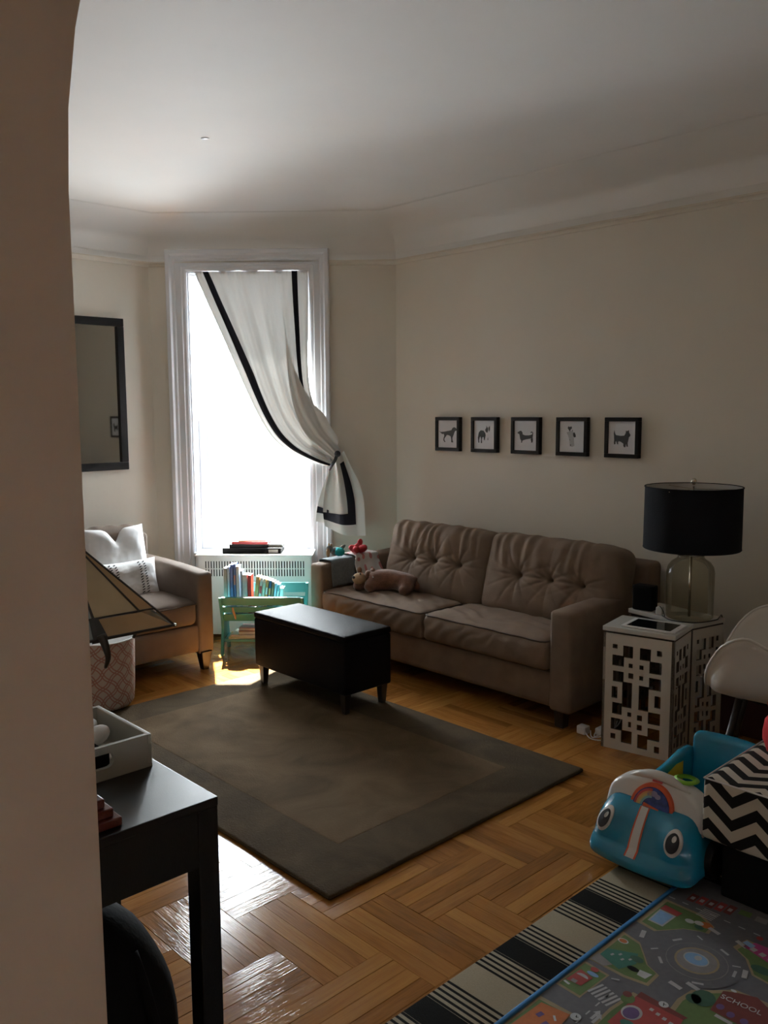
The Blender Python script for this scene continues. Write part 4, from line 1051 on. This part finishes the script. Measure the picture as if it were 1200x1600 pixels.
# ------------------------------------------------------------------ toy car
def toy_car():
    c = Vector((-1.398,2.46,.014)); t = thing('toy_car', 'blue plastic baby walker car with big eyes on the floor', 'toy car', c)
    # local: x across (-.2..+.2), y backwards from the nose, z up
    W = .195
    def body(p):      # hood block
        q = p.copy(); f = (p.z+.105)/.21; y = (p.y+.11)/.22
        q.y += .09*f*f*(1-y*.55) - .03*(1-(p.x/W)**2)*(1-y)
        q.x *= 1-.17*f*f
        bump = math.exp(-((abs(p.x)-.135)/.05)**2-((f-.62)/.25)**2)*(1-y)
        q.y -= .032*bump; q.z += .018*bump*f
        if f < .38: q.y -= .022*(1-y)*math.sin(PI*min(1,f/.38))**.7
        return q
    b = B().rbox((0,.13,.115),(2*W,.22,.21),.045,(30,14,26),body); b.build('hood', 'blue', t, smooth=True, local=True)
    # side walls and back rest
    for s in (-1,1):
        b = B()
        def f(u, v, s=s):
            y = lerp(.18,.60,u); top = .215-.04*math.sin(PI*min(1,u*1.15))+.04*u
            return Vector((s*(W-.012-.065*u-.01*math.sin(PI*v)), y, lerp(.01,top,v)))
        b.surf(f, 16, 10).build('side_wall', 'blue', t, smooth=True, local=True, solid=.028, offset=0)
        B().surf(lambda u, v, s=s: Vector((s*(W-.042-.060*u), lerp(.20,.50,u), lerp(.05,.190-.035*math.sin(PI*min(1,u*1.15))+.04*u,v))), 8, 6).build('side_panel', 'yellow', t, smooth=True, local=True)
    def bk(p): 
        q = p.copy(); q.y += .03*(p.z/.15)-.06*(1-(p.x/.2)**2)*-1; q.x *= 1+.06*(p.z/.15); return q
    B().rbox((.02,.57,.16),(.26,.055,.30),.025,(20,8,16),bk).build('back_rest', 'blue', t, smooth=True, local=True)
    B().box(-W+.02,W-.02,.2,.58,.0,.03).build('floor_pan', 'blue', t, local=True, bevel=.01)
    # white dashboard arch
    out = []
    for k in range(25):
        a = PI*k/24; out.append((-.178*math.cos(a), .185+.110*math.sin(a)**.62))
    pts = [(.178,.12),(-.178,.12)] + out
    b = B().prism(pts, 'y', .112, .195)
    for i, p in enumerate(b.v): p.y += .35*(p.z-.212) 
    dash = b.build('dashboard', 'toywhite', t, local=True, bevel=.018, seg=4, smooth=True)
    def lean(p, off): return Vector((p[0], .112+.35*(p[1]-.212)-off, p[1]))
    sc = [(.098*math.cos(PI*k/20), .182+.098*math.sin(PI*k/20)) for k in range(21)]
    def half(r): return [(r*math.cos(PI*k/24), .208+r*math.sin(PI*k/24)) for k in range(25)]
    def plate(name, pts, off, th, mt, par):
        b = B(); n = len(pts); v = [lean(p, off+th) for p in pts]+[lean(p, off) for p in pts]
        b.add(v, [tuple(range(n)), tuple(range(2*n-1,n-1,-1))]+[(i,(i+1)%n,n+(i+1)%n,n+i) for i in range(n)])
        return b.build(name, mt, par, local=True)
    M['night'] = mat('night blue print', (.03,.05,.22), .25, var=.5, scale=40)
    M['lilac'] = mat('lilac cloud print', (.35,.28,.45), .3)
    ring = plate('window_ring', half(.077), 0, .014, 'orange', dash)
    plate('picture_disc', half(.066), .014, .003, 'night', dash)
    for r, mt in ((.062,'bk_red'),(.055,'bk_orange'),(.048,'bk_yellow'),(.041,'bk_teal')):
        ptsr = [(r*math.cos(q)*1.0-.0, .209+r*math.sin(q)) for q in [PI*(.52+.48*k/10) for k in range(11)]]+[((r-.008)*math.cos(q), .209+(r-.008)*math.sin(q)) for q in [PI*(1-.48*k/10) for k in range(11)]]
        plate('rainbow_stripe', ptsr, .0172, .0008, mt, dash)
    for x, z, r in ((-.010,.252,.011),(.004,.256,.013),(.018,.250,.011)):
        plate('cloud_print', [(x+r*math.cos(2*PI*k/14), z+r*.7*math.sin(2*PI*k/14)) for k in range(14)], .0172, .0008, 'lilac', dash)
    plate('badge', [(-.018,.2865),(.018,.2865),(.018,.2925),(-.018,.2925)], .0003, .002, 'bk_red', dash)
    plate('latch', [(-.03,.206),(.03,.200),(.03,.213),(-.026,.222)], .015, .006, 'orange', dash)
    # grab rail on the cowl, lime wheel
    B().tube([(x*.11, .152, .305-.030*x*x) for x in [i/8-1 for i in range(17)]], [.006+.012*math.sin(PI*i/16) for i in range(17)], 10).build('grab_rail', 'toywhite', dash, smooth=True, local=True)
    B().lathe([(.03,-.008),(.045,0),(.03,.008)], (.06,.22,.29), 24).build('steering_wheel', 'green', t, smooth=True, local=True)
    # bonnet surface helper for eyes and stripe
    def front(x, f):     # point on the front skin of the hood, f 0..1 up
        p = body(Vector((x, -.11, -.105+.21*f))) + Vector((0,.13,.115)); return p
    b = B()
    def strip(x0, x1, off, f0, f1):
        bb = B(); bb.surf(lambda u, v: front(lerp(x0,x1,u), lerp(f0,f1,v))+Vector((0,-off,off*.4)), 2, 14); return bb
    strip(-.030,.012,.002,.30,.985).build('stripe_edge', 'orange', t, local=True, smooth=True)
    strip(-.024,.006,.003,.30,.985).build('stripe', 'toywhite', t, local=True, smooth=True)
    for s in (-1,1):
        ex = s*.135; ce = front(ex,.66)
        def disc(r, off, dz=0, dx=0, mt='toywhite', nm='eye', par=None):
            vs = []; n = 28
            ctr = front(ex+dx,.66+dz/.21)+Vector((0,-off,0))
            pts = [front(ex+dx+r*.82*math.cos(2*PI*k/n), .66+(dz+r*math.sin(2*PI*k/n))/.21)+Vector((0,-off,off*.3)) for k in range(n)]
            back = [p+Vector((0,.008,0)) for p in pts]
            bb = B().add([ctr]+pts+back, [(0,1+(k+1)%n,1+k) for k in range(n)]+[(1+k,1+(k+1)%n,1+n+(k+1)%n,1+n+k) for k in range(n)])
            return bb.build(nm, mt, par or t, local=True, smooth=False)
        e = disc(.036,.006)
        disc(.026,.008,mt='ink',nm='pupil',par=e); disc(.008,.0095,.012,.006,nm='glint',par=e)
    for s in (-1,1):
        B().tube([(s*(W-.02),.16,.075),(s*(W+.018),.16,.075)], .06, 24).build('wheel', 'frame_black', t, local=True, bevel=.008)
toy_car()

# ------------------------------------------------------------------ chevron ottoman and doll
def chevron():
    t = thing('storage_ottoman', 'black toy chest with a chevron padded top at the right edge', 'ottoman', (-.95,2.8,.0142))
    B().box(-1.15,-.80,2.56,3.08,.0142,.20).build('chest', 'black', t, bevel=.008)
    def uvf(p, n):
        if abs(n.z) > .7: return (p.x-.02, p.y+.012)
        if abs(n.y) > .7: return (p.x-.02, p.z*1.0+2.12)
        return (p.y, p.z)
    def fn(p): return p+Vector((.004*nz((p.x*6,p.y*6,p.z*6)), .004*nz((p.x*6+4,p.y*6,p.z*6)), .008*nz((p.x*4,p.y*4,3))))
    o = B().rbox((-.973,2.81,.305),(.46,.58,.205),.016,(18,20,12),fn).build('cushion', 'chevron', t, smooth=True, uvfn=uvf)
    pts = [(-1.200,3.09,.404),(-1.200,2.523,.404),(-.755,2.523,.404)]
    B().tube(pts, .0028, 6).build('welt', 'white_fab', o)
chevron()
def doll():
    c = Vector((-1.065,2.815,.418)); t = thing('knitted_doll', 'red knitted doll with yellow hat on the chevron top', 'doll', c)
    B().ell((0,0,.085),(.075,.07,.095), n=24, k=14, fn=lambda p: p*(1+.02*math.sin(p.z*500))).build('body', 'redknit', t, smooth=True, local=True)
    B().ell((0,0,.205),(.045,.045,.045), n=18, k=12).build('head', 'plush_tan', t, smooth=True, local=True)
    for k in (-1,1): B().ell((k*.045,-k*.02,.17),(.03,.022,.028), n=14, k=8).build('sleeve', 'redknit', t, smooth=True, local=True)
    B().lathe([(.05,.225),(.048,.25),(.03,.29),(.0,.31)], (0,0,0), 18).build('hat', 'yellowknit', t, smooth=True, local=True)
    B().ell((-.055,.03,.07),(.012,.012,.016), n=10, k=8).build('hand', 'yellowknit', t, smooth=True, local=True)
doll()

# ------------------------------------------------------------------ striped rug and playmat
def striped_rug():
    def fn(p): return p
    o = B().rbox((-1.03,1.75,.0045),(.90,1.95,.009),.004,(12,40,7)).build('striped_rug', 'stripes', smooth=True)
    tag(o, 'flat woven rug with black and cream stripes beneath the playmat', 'rug')
striped_rug()
def playmat():
    x0,x1,y0,y1 = -1.275,-.62,1.10,2.62; zt = .0135
    t = thing('playmat', 'grey town map playmat with blue edging on the striped rug', 'playmat', (-.95,1.9,.009))
    for n_, c in (('mroad',(.115,.115,.13)),('mgreen',(.10,.17,.05)),('mdgreen',(.03,.10,.06)),('msand',(.30,.24,.14)),('mred',(.33,.045,.04)),('mdred',(.16,.03,.025)),('morange',(.45,.13,.03)),('mwhite',(.52,.55,.57)),('mblue',(.20,.36,.60)),('mpink',(.42,.06,.22)),('mpurple',(.12,.07,.20)),('mgrey',(.22,.21,.21)),('medge',(.03,.19,.46)),('mteal',(.03,.16,.12)),('myellow',(.50,.38,.12)),('mpale',(.42,.42,.44))):
        M[n_] = mat('playmat '+n_[1:], c, .75, var=.08, scale=60)
    B().box(x0,x1,y0,y1,.0092,zt).build('mat', 'mroad', t, bevel=.001)
    B().rbox((x0+.002,(y0+y1)/2,.0137),(.014,y1-y0,.009),.004,(6,30,6)).build('edging', 'medge', t, smooth=True)
    keys = ['mgreen','mdgreen','msand','mred','mdred','morange','mwhite','mblue','mpink','mpurple','mgrey','mteal','myellow','mroad','mpale','black']
    b = B(); lev = [0]
    def P(pts, k, up=1):
        z = zt+.0003*up; b.poly([(x,y,z) for x,y in pts], keys.index(k))
    def R(cx, cy, w_, h_, a, k, up=1):
        ca, sa = math.cos(a), math.sin(a)
        P([(cx+x*ca-y*sa, cy+x*sa+y*ca) for x,y in ((-w_/2,-h_/2),(w_/2,-h_/2),(w_/2,h_/2),(-w_/2,h_/2))], k, up)
    def D(cx, cy, rx, ry, k, up=1, a0=0, a1=2*PI, n=24): P([(cx+rx*math.cos(a0+(a1-a0)*i/n), cy+ry*math.sin(a0+(a1-a0)*i/n)) for i in range(n if a1-a0 > 6 else n+1)], k, up)
    rc = (-1.044,2.195)
    # corner lots between the roads (sand kerb, green inside)
    def lot(pts, grow=.012):
        cx = sum(p[0] for p in pts)/len(pts); cy = sum(p[1] for p in pts)/len(pts)
        P(pts, 'msand', 1); P([(cx+(x-cx)*.88, cy+(y-cy)*.88) for x,y in pts], 'mgreen', 2)
    lot([(-1.262,2.245),(-1.20,2.237),(-1.17,2.275),(-1.144,2.31),(-1.10,2.335),(-1.08,2.34),(-1.083,2.385),(-1.14,2.42),(-1.262,2.42)])
    lot([(-1.262,2.17),(-1.20,2.158),(-1.165,2.12),(-1.13,2.08),(-1.086,2.062),(-1.084,2.00),(-1.15,1.985),(-1.262,1.985)])
    lot([(-1.262,1.97),(-1.181,1.965),(-1.186,1.827),(-1.262,1.83)])
    lot([(-1.005,2.01),(-.996,2.07),(-.955,2.11),(-.915,2.155),(-.834,2.165),(-.70,2.165),(-.70,1.85),(-.905,1.85),(-.99,1.86)])
    lot([(-1.003,2.332),(-.955,2.305),(-.936,2.28),(-.91,2.245),(-.868,2.24),(-.70,2.24),(-.70,2.40),(-.99,2.395)])
    lot([(-1.10,1.95),(-.93,1.95),(-.93,1.62),(-1.10,1.60),(-1.11,1.85)])
    lot([(-1.262,1.76),(-1.16,1.765),(-1.17,1.55),(-1.262,1.52)])
    # roundabout
    D(rc[0],rc[1],.118,.118,'mroad',3); D(rc[0],rc[1],.084,.084,'mgrey',4); D(rc[0],rc[1],.082,.082,'mroad',5)
    D(rc[0],rc[1],.060,.062,'msand',6); D(rc[0],rc[1],.054,.056,'mgrey',7); D(rc[0]-.004,rc[1]+.004,.036,.03,'mpale',8); D(rc[0]-.004,rc[1]+.004,.032,.026,'mblue',9); D(rc[0]-.002,rc[1]+.012,.010,.012,'mpale',10)
    for a in (.2,1.2,2.6,3.9,5.2): R(rc[0]+.101*math.cos(a), rc[1]+.101*math.sin(a), .008, .03, a, 'mpale', 4)
    # give-way bars and road dashes
    for cx, cy, a in ((-1.215,2.20,.3),(-1.075,2.365,1.3),(-.99,2.36,1.2),(-.925,2.235,.3),(-1.035,2.055,1.4),(-1.0,2.085,1.4)): R(cx,cy,.014,.038,a,'mpale',4)
    for i in range(14): R(-1.139, 1.3+i*.045, .004, .02, 0, 'mpale', 2)
    for i in range(12): R(-1.25+i*.045, 2.44, .02, .004, 0, 'mpale', 2)
    for i in range(6): R(-1.178+i*.0125, 1.892-i*.003, .007, .055, -.25, 'mpale', 2)
    for i in range(6): R(-1.13+i*.001, 2.41+i*.009, .05, .004, .0, 'mpale', 3)
    # blue market, red roof
    P([(-1.245,2.355),(-1.19,2.353),(-1.193,2.275),(-1.242,2.275)],'mpale',4); P([(-1.240,2.349),(-1.196,2.347),(-1.198,2.281),(-1.237,2.281)],'mblue',5); P([(-1.244,2.387),(-1.184,2.381),(-1.188,2.355),(-1.246,2.357)],'mred',4)
    for x, y in ((-1.15,2.36),(-1.125,2.37),(-1.115,2.35)): D(x,y,.014,.011,'mwhite' if x<-1.12 else 'mdgreen',4)
    D(-1.105,2.375,.02,.016,'morange',3)
    # far row of red houses
    for i in range(5):
        x = -1.215+i*.028; P([(x,2.462+i*.004),(x+.024,2.462+i*.004),(x+.024,2.51+i*.006),(x,2.51+i*.006)],'mred' if i%2 else 'mdred',3); R(x+.012,2.485+i*.005,.012,.018,0,'mpale',4)
    for i in range(5): R(-1.05+i*.05,2.52,.035,.03,.1,('mgreen','mgrey','myellow','mteal','mdgreen')[i],3)
    # pink house on the right
    P([(-.985,2.355),(-.90,2.33),(-.86,2.345),(-.90,2.40),(-.965,2.395)],'mpink',4)
    for i in range(3): R(-.955+i*.028,2.36-i*.006,.016,.018,-.3,'mpale',5)
    R(-.975,2.375,.03,.02,-.3,'mblue',5); D(-.90,2.285,.03,.018,'mdgreen',4); D(-.965,2.425,.01,.01,'mred',5)
    # red school with lettering
    P([(-.935,2.125),(-.925,2.03),(-.85,2.03),(-.77,2.075),(-.79,2.125),(-.86,2.165),(-.905,2.145)],'mdred',4)
    for x, y in ((-.912,2.06),(-.88,2.05),(-.845,2.05)): D(x,y,.010,.012,'mpurple',5)
    R(-.885,2.02,.045,.012,-.05,'mpale',5); D(-.958,2.06,.03,.035,'mdgreen',4); D(-.975,2.04,.02,.02,'mdgreen',4); D(-.915,2.145,.008,.005,'mwhite',6)
    # green building with a sun, lion, red car stall
    P([(-1.25,2.065),(-1.175,2.105),(-1.155,2.06),(-1.177,2.005),(-1.25,2.025)],'mteal',4)
    for i in range(4): R(-1.225+i*.016,2.05+(i%2)*.016,.007,.011,-.3,'mpale',5)
    D(-1.237,2.128,.016,.012,'mwhite',4); D(-1.237,2.128,.012,.009,'morange',5); P([(-1.258,2.03),(-1.20,2.01),(-1.215,1.985),(-1.26,1.99)],'mgrey',4)
    P([(-1.135,2.045),(-1.10,2.05),(-1.105,2.02),(-1.13,2.02)],'mwhite',4); D(-1.15,2.035,.018,.010,'black',4); D(-1.165,2.08,.02,.014,'mdgreen',5)
    P([(-1.255,1.865),(-1.21,1.87),(-1.205,1.92),(-1.25,1.93)],'mred',4); D(-1.23,1.905,.018,.012,'mpale',5,0,PI); R(-1.235,1.875,.016,.014,0,'mgrey',5); R(-1.245,1.855,.02,.007,-.2,'mwhite',5); D(-1.215,1.935,.018,.008,'mblue',4); D(-1.222,1.955,.012,.01,'mred',5)
    # red station with arched window and clock, orange house
    P([(-1.085,1.94),(-.955,1.945),(-.94,1.86),(-.985,1.80),(-1.085,1.80)],'mred',4); P([(-1.085,1.965),(-.95,1.96),(-.955,1.945),(-1.085,1.94)],'mdred',4)
    D(-1.06,1.875,.026,.03,'mpale',5); D(-1.06,1.872,.02,.024,'mpurple',6)
    for i in range(5): R(-1.03+i*.02,1.922-i*.004,.010,.011,0,'mpale',5)
    D(-1.018,1.962,.013,.012,'mwhite',6); R(-1.018,1.962,.002,.014,.4,'black',7); R(-1.016,1.963,.008,.002,.2,'black',7)
    D(-1.045,1.83,.02,.014,'mteal',5); D(-1.095,1.915,.018,.02,'mgreen',5); D(-1.105,1.93,.012,.012,'mdred',6)
    P([(-1.245,1.74),(-1.165,1.755),(-1.16,1.70),(-1.20,1.62),(-1.25,1.60)],'morange',4)
    for x, y in ((-1.22,1.70),(-1.19,1.68)): R(x,y,.014,.02,-.2,'mpurple',5)
    R(-1.185,1.715,.006,.02,.8,'mwhite',5); D(-1.151,1.758,.014,.014,'mwhite',6); R(-1.150,1.760,.002,.010,.5,'black',7); R(-1.148,1.759,.008,.002,.3,'black',7)
    for x, y, a in ((-1.12,1.80,.3),(-1.11,1.79,.3)): P([(x-.004,y-.02),(x+.004,y-.02),(x+.004,y+.008),(x+.011,y+.006),(x,y+.024),(x-.011,y+.006),(x-.004,y+.008)],'mpale',3)
    for x, y, a in ((-1.088,2.302,-.4),(-1.155,2.16,.9),(-.955,2.25,.5),(-1.16,1.96,.5)):
        R(x,y,.022,.005,a,'mpale',6)
    pr = b.build('printed_town', keys, t); pr['kind'] = 'stuff'
    cu = bpy.data.curves.new('school_lettering', 'FONT'); cu.body = 'SCHOOL'; cu.size = .026; cu.extrude = .0002; cu.align_x = 'CENTER'
    tmp = bpy.data.objects.new('tmp', cu); COL.objects.link(tmp)
    dg = bpy.context.evaluated_depsgraph_get(); me = bpy.data.meshes.new_from_object(tmp.evaluated_get(dg)); bpy.data.objects.remove(tmp)
    me.name = 'school_lettering'; me.materials.clear(); me.materials.append(M['mwhite'])
    o = bpy.data.objects.new('school_lettering', me); COL.objects.link(o); o.parent = t
    o.location = Vector((-.877,2.098,zt+.002))-Vector((-.95,1.9,.009)); o.rotation_euler = (0,0,.08)
playmat()

# ------------------------------------------------------------------ basket
def basket():
    c = (-4.235,1.965,0); t = thing('fabric_basket', 'round cloth basket with coral lattice print beside the armchair', 'basket', c)
    def uvf(p, n):
        a = math.atan2(p.y-c[1], p.x-c[0]); return (a*.17, p.z)
    prof = [(0,.024),(.10,.0205),(.14,.026),(.156,.05),(.162,.12),(.168,.30),(.17,.385)]
    B().lathe(prof, c, 48).build('body', 'lattice', t, smooth=True, uvfn=uvf)
    B().lathe([(.166,.385),(.16,.20),(.152,.05),(.0,.04)], c, 48).build('lining', 'white_fab', t, smooth=True)
    B().tube([(c[0]+.168*math.cos(a*PI/32),c[1]+.168*math.sin(a*PI/32),.386) for a in range(65)], .004, 6).build('rim', 'white_fab', t, smooth=True)
basket()

# ------------------------------------------------------------------ desk, tray, mission lamp, bag
def desk():
    t = thing('desk', 'black brown wooden desk behind the archway', 'desk', (-1.8,.5,0)); m = 'desk'
    x0,x1,y0,y1 = -2.06,-1.53,-.35,.956
    B().box(x0,x1,y0,y1,.72,.74).build('desk_top', m, t, bevel=.002)
    B().box(x1-.022,x1-.002,y0+.05,y1-.05,.597,.72).build('apron', m, t); B().box(x0+.002,x0+.022,y0+.05,y1-.05,.597,.72).build('apron', m, t)
    for y in (y0+.004,y1-.024): B().box(x0+.05,x1-.05,y,y+.02,.597,.72).build('apron', m, t)
    for x in (x0+.001,x1-.051):
        for y in (y0+.001,y1-.051): B().box(x,x+.05,y,y+.05,0,.72).build('leg', m, t, bevel=.002)
desk()
def tray():
    c = (-1.775,.80,.7402); t = thing('serving_tray', 'grey white wooden tray with cut-out handles on the desk', 'tray', c)
    # local box: x from -.40 to 0, y from -.16 to .137
    x0,x1,y0,y1,h,th = -.27,0,-.17,.135,.078,.011
    B().box(x0,x1,y0,y1,0,.008).build('tray_floor', 'grey_metal', t, local=True)
    B().box(x0,x1,y1-th,y1,.008,h).build('tray_side', 'grey_metal', t, local=True, bevel=.002)
    B().box(x0,x1,y0,y0+th,.008,h).build('tray_side', 'grey_metal', t, local=True, bevel=.002)
    for xa in (x0, x1-th):       # ends with a rounded hand hole centred on the side
        b = B(); cy = (y0+y1)/2; ya, yb = y0+th, y1-th; ho = [(cy+.042*(1 if math.cos(q)>0 else -1)+.017*math.cos(q), .044+.017*math.sin(q)) for q in [2*PI*k/24+.001 for k in range(24)]]
        fr = []
        for (y,z) in ho:     # project each hole point to the panel edge
            dy, dz = y-cy, z-.044
            k = min(((yb-cy)/abs(dy)) if abs(dy)>1e-6 else 9e9, ((h-.044)/dz if dz>1e-6 else ((.044-.008)/-dz if dz<-1e-6 else 9e9)))
            fr.append((cy+dy*k, .044+dz*k))
        n = len(ho)
        for x, fl in ((xa,0),(xa+th,1)):
            for i in range(n):
                j = (i+1)%n; b.poly([(x,*ho[i]),(x,*fr[i]),(x,*fr[j]),(x,*ho[j])])
            for (py,pz) in ((ya,h),(yb,h),(ya,.008),(yb,.008)):
                ca = min(range(n), key=lambda i: (fr[i][0]-py)**2+(fr[i][1]-pz)**2); 
                for j in (ca-1, (ca+1)%n):
                    b.poly([(x,*fr[ca]),(x,py,pz),(x,*fr[j])])
        for i in range(n):
            j = (i+1)%n; b.poly([(xa,*ho[i]),(xa+th,*ho[i]),(xa+th,*ho[j]),(xa,*ho[j])])
        b.poly([(xa,ya,h),(xa+th,ya,h),(xa+th,yb,h),(xa,yb,h)])
        b.build('tray_end', 'grey_metal', t, local=True)
    z = c[2]+.0083
    tag(B().rbox((-1.838,.745,z+.023),(.085,.195,.046),.006,(8,8,8)).build('black_box', 'black', smooth=True), 'small black box inside the tray front', 'box')
    for k, (x,y,a,lab) in enumerate(((-1.925,.855,.1,'stack of papers lying flat under the things in the tray'),)):
        tt = thing('paper_stack', lab, 'papers', (x,y,z), a)
        for i in range(4): B().box(-.075+.004*i,.11-.006*i,-.045+.003*i,.045-.004*i,i*.004,i*.004+.0035).build('sheet', 'paper' if i%2 else 'bk_grey', tt, local=True)
    tt = thing('rolled_sock', 'white rolled sock bundle lying on the papers in the tray', 'socks', (-1.925,.835,z+.033))
    B().ell((-1.955,.838,z+.052),(.028,.065,.022),(0,0,.5), n=16, k=10, fn=lambda p: p*(1+.1*nz(p*30))).build('roll', 'white_fab', tt, smooth=True)
    B().ell((-1.905,.862,z+.048),(.024,.045,.022),(0,0,.6), n=16, k=10).build('toe', 'white_fab', tt, smooth=True)
    B().lathe([(.024,-.006),(.0245,0),(.024,.006)], (-1.925,.851,z+.05), 16).build('cuff_band', 'ink', tt, smooth=True)
tray()
def mission_lamp():
    c = Vector((-1.62,.68,.7402)); t = thing('mission_lamp', 'stained glass pyramid shade table lamp on the desk behind the archway', 'lamp', c)
    zb, za, h = .408, .592, .152      # shade base and apex above the desk
    for z, r in ((0,.068),(.018,.056),(.036,.044)): B().box(-r,r,-r,r,z,z+.018).build('base_step', 'redwood', t, local=True, bevel=.003)
    B().box(-.016,.016,-.016,.016,.054,.56).build('post', 'redwood', t, local=True, bevel=.003)
    ap = Vector((0,0,za))
    for k in range(4):
        R = Matrix.Rotation(k*PI/2, 3, 'Z')
        def F(x, s, off=0):      # point on one face: x across at the base (-1..1), s 0 base .. 1 apex
            return R @ (Vector((h, x*h, zb)).lerp(ap, s) + Vector((.6,0,.77))*off)
        sh = 'amber'
        inner = .20
        for d in (1,-1):
            g1, g2 = ('amber','tan') if d > 0 else ('greyglass','greyglass')
            def pan(pts, mt):
                b = B(); v = [F(x*d, s) for x, s in pts]+[F(x*d, s, -.003) for x, s in pts]; n = len(pts)
                b.add(v, [tuple(range(n)), tuple(range(2*n-1,n-1,-1))]+[(i,n+i,n+(i+1)%n,(i+1)%n) for i in range(n)]); b.build('glass_panel', mt, t, local=True)
            # x is measured at the base and shrinks to the apex with s: a border strip along the hip, one along the base, a centre piece
            i0 = .18; xi = .74
            pan([(.02,.015),(.98,.015),(xi+.02,i0-.01),(.02,i0-.01)], g1)
            pan([(1.0,i0+.01),(1.0,.93),(xi,.93),(xi,i0+.01)], g1)
            pan([(.02,i0+.01),(xi-.02,i0+.01),(xi-.02,.93),(.02,.93)], g2)
            def bar(a, e, r=.0019): B().tube([F(a[0]*d,a[1],.001), F(e[0]*d,e[1],.001)], r, 6).build('lead_bar', 'lead', t, local=True)
            bar((0,i0),(1,i0)); bar((xi,i0),(xi,.95)); bar((0,0),(1,0),.0028)
        B().tube([F(1,0),F(1,1)], .0022, 6).build('hip_bar', 'lead', t, local=True)
        B().tube([F(0,-.02,.002),F(0,.9,.002)], .0024, 6).build('centre_bar', 'lead', t, local=True)
        a = [F(-.09,.0,.004),F(.09,.0,.004),F(.06,i0,.004),F(-.06,i0,.004)]
        b = B(); b.add(a+[R@(R.inverted()@p+Vector((-.008,0,-.01))) for p in a], [(0,1,2,3),(7,6,5,4),(0,4,5,1),(1,5,6,2),(2,6,7,3),(3,7,4,0)]); b.build('bracket', 'lead', t, local=True)
        pts = [R@Vector((h+.004,0,zb+.01)), R@Vector((h+.008,.006,zb-.015)), R@Vector((h+.006,.010,zb-.035)), R@Vector((h-.006,.010,zb-.055))]
        B().tube([spline(pts,i/10) for i in range(11)], [.009-.0006*i for i in range(11)], 8).build('hook', 'lead', t, local=True, smooth=True)
        B().ell(R@Vector((h,h,zb)),(.004,.004,.004), n=8, k=6).build('tip', 'nickel', t, smooth=True, local=True)
mission_lamp()
def bag():
    c = (-1.74,.70,0); t = thing('black_bag', 'bulky black bag standing under the desk', 'bag', c)
    B().ell((0,0,.165),(.18,.235,.345), n=32, k=22, fn=lambda p: Vector((p.x,p.y,max(-.163,p.z)))*(1+.04*nz(p*7))).build('body', 'bag', t, smooth=True, local=True)
    B().tube([spline([(.10,.10,.40),(.15,.11,.30),(.175,.12,.18),(.16,.12,.06)],i/12) for i in range(13)], .012, 8).build('strap', 'bag', t, smooth=True, local=True)
    B().ell((.155,.02,.115),(.05,.10,.05),(0,0,-.1), n=16, k=10).build('pocket', 'bag_blue', t, smooth=True, local=True)
    for (x,y,z,r,lab) in ((-1.49,.725,.0,.045,'crumpled white cloth on the floor under the desk near the archway'),(-1.625,.99,.0,.03,'small white cloth scrap by the desk leg')):
        o = B().ell((0,0,r*.7),(r*1.4,r,r*.7), n=18, k=10, fn=lambda p: p*(1+.3*nz(p*22))).build('white_cloth', 'white_fab', smooth=True); o.location = (x,y,z+.01); tag(o, lab, 'cloth')
bag()
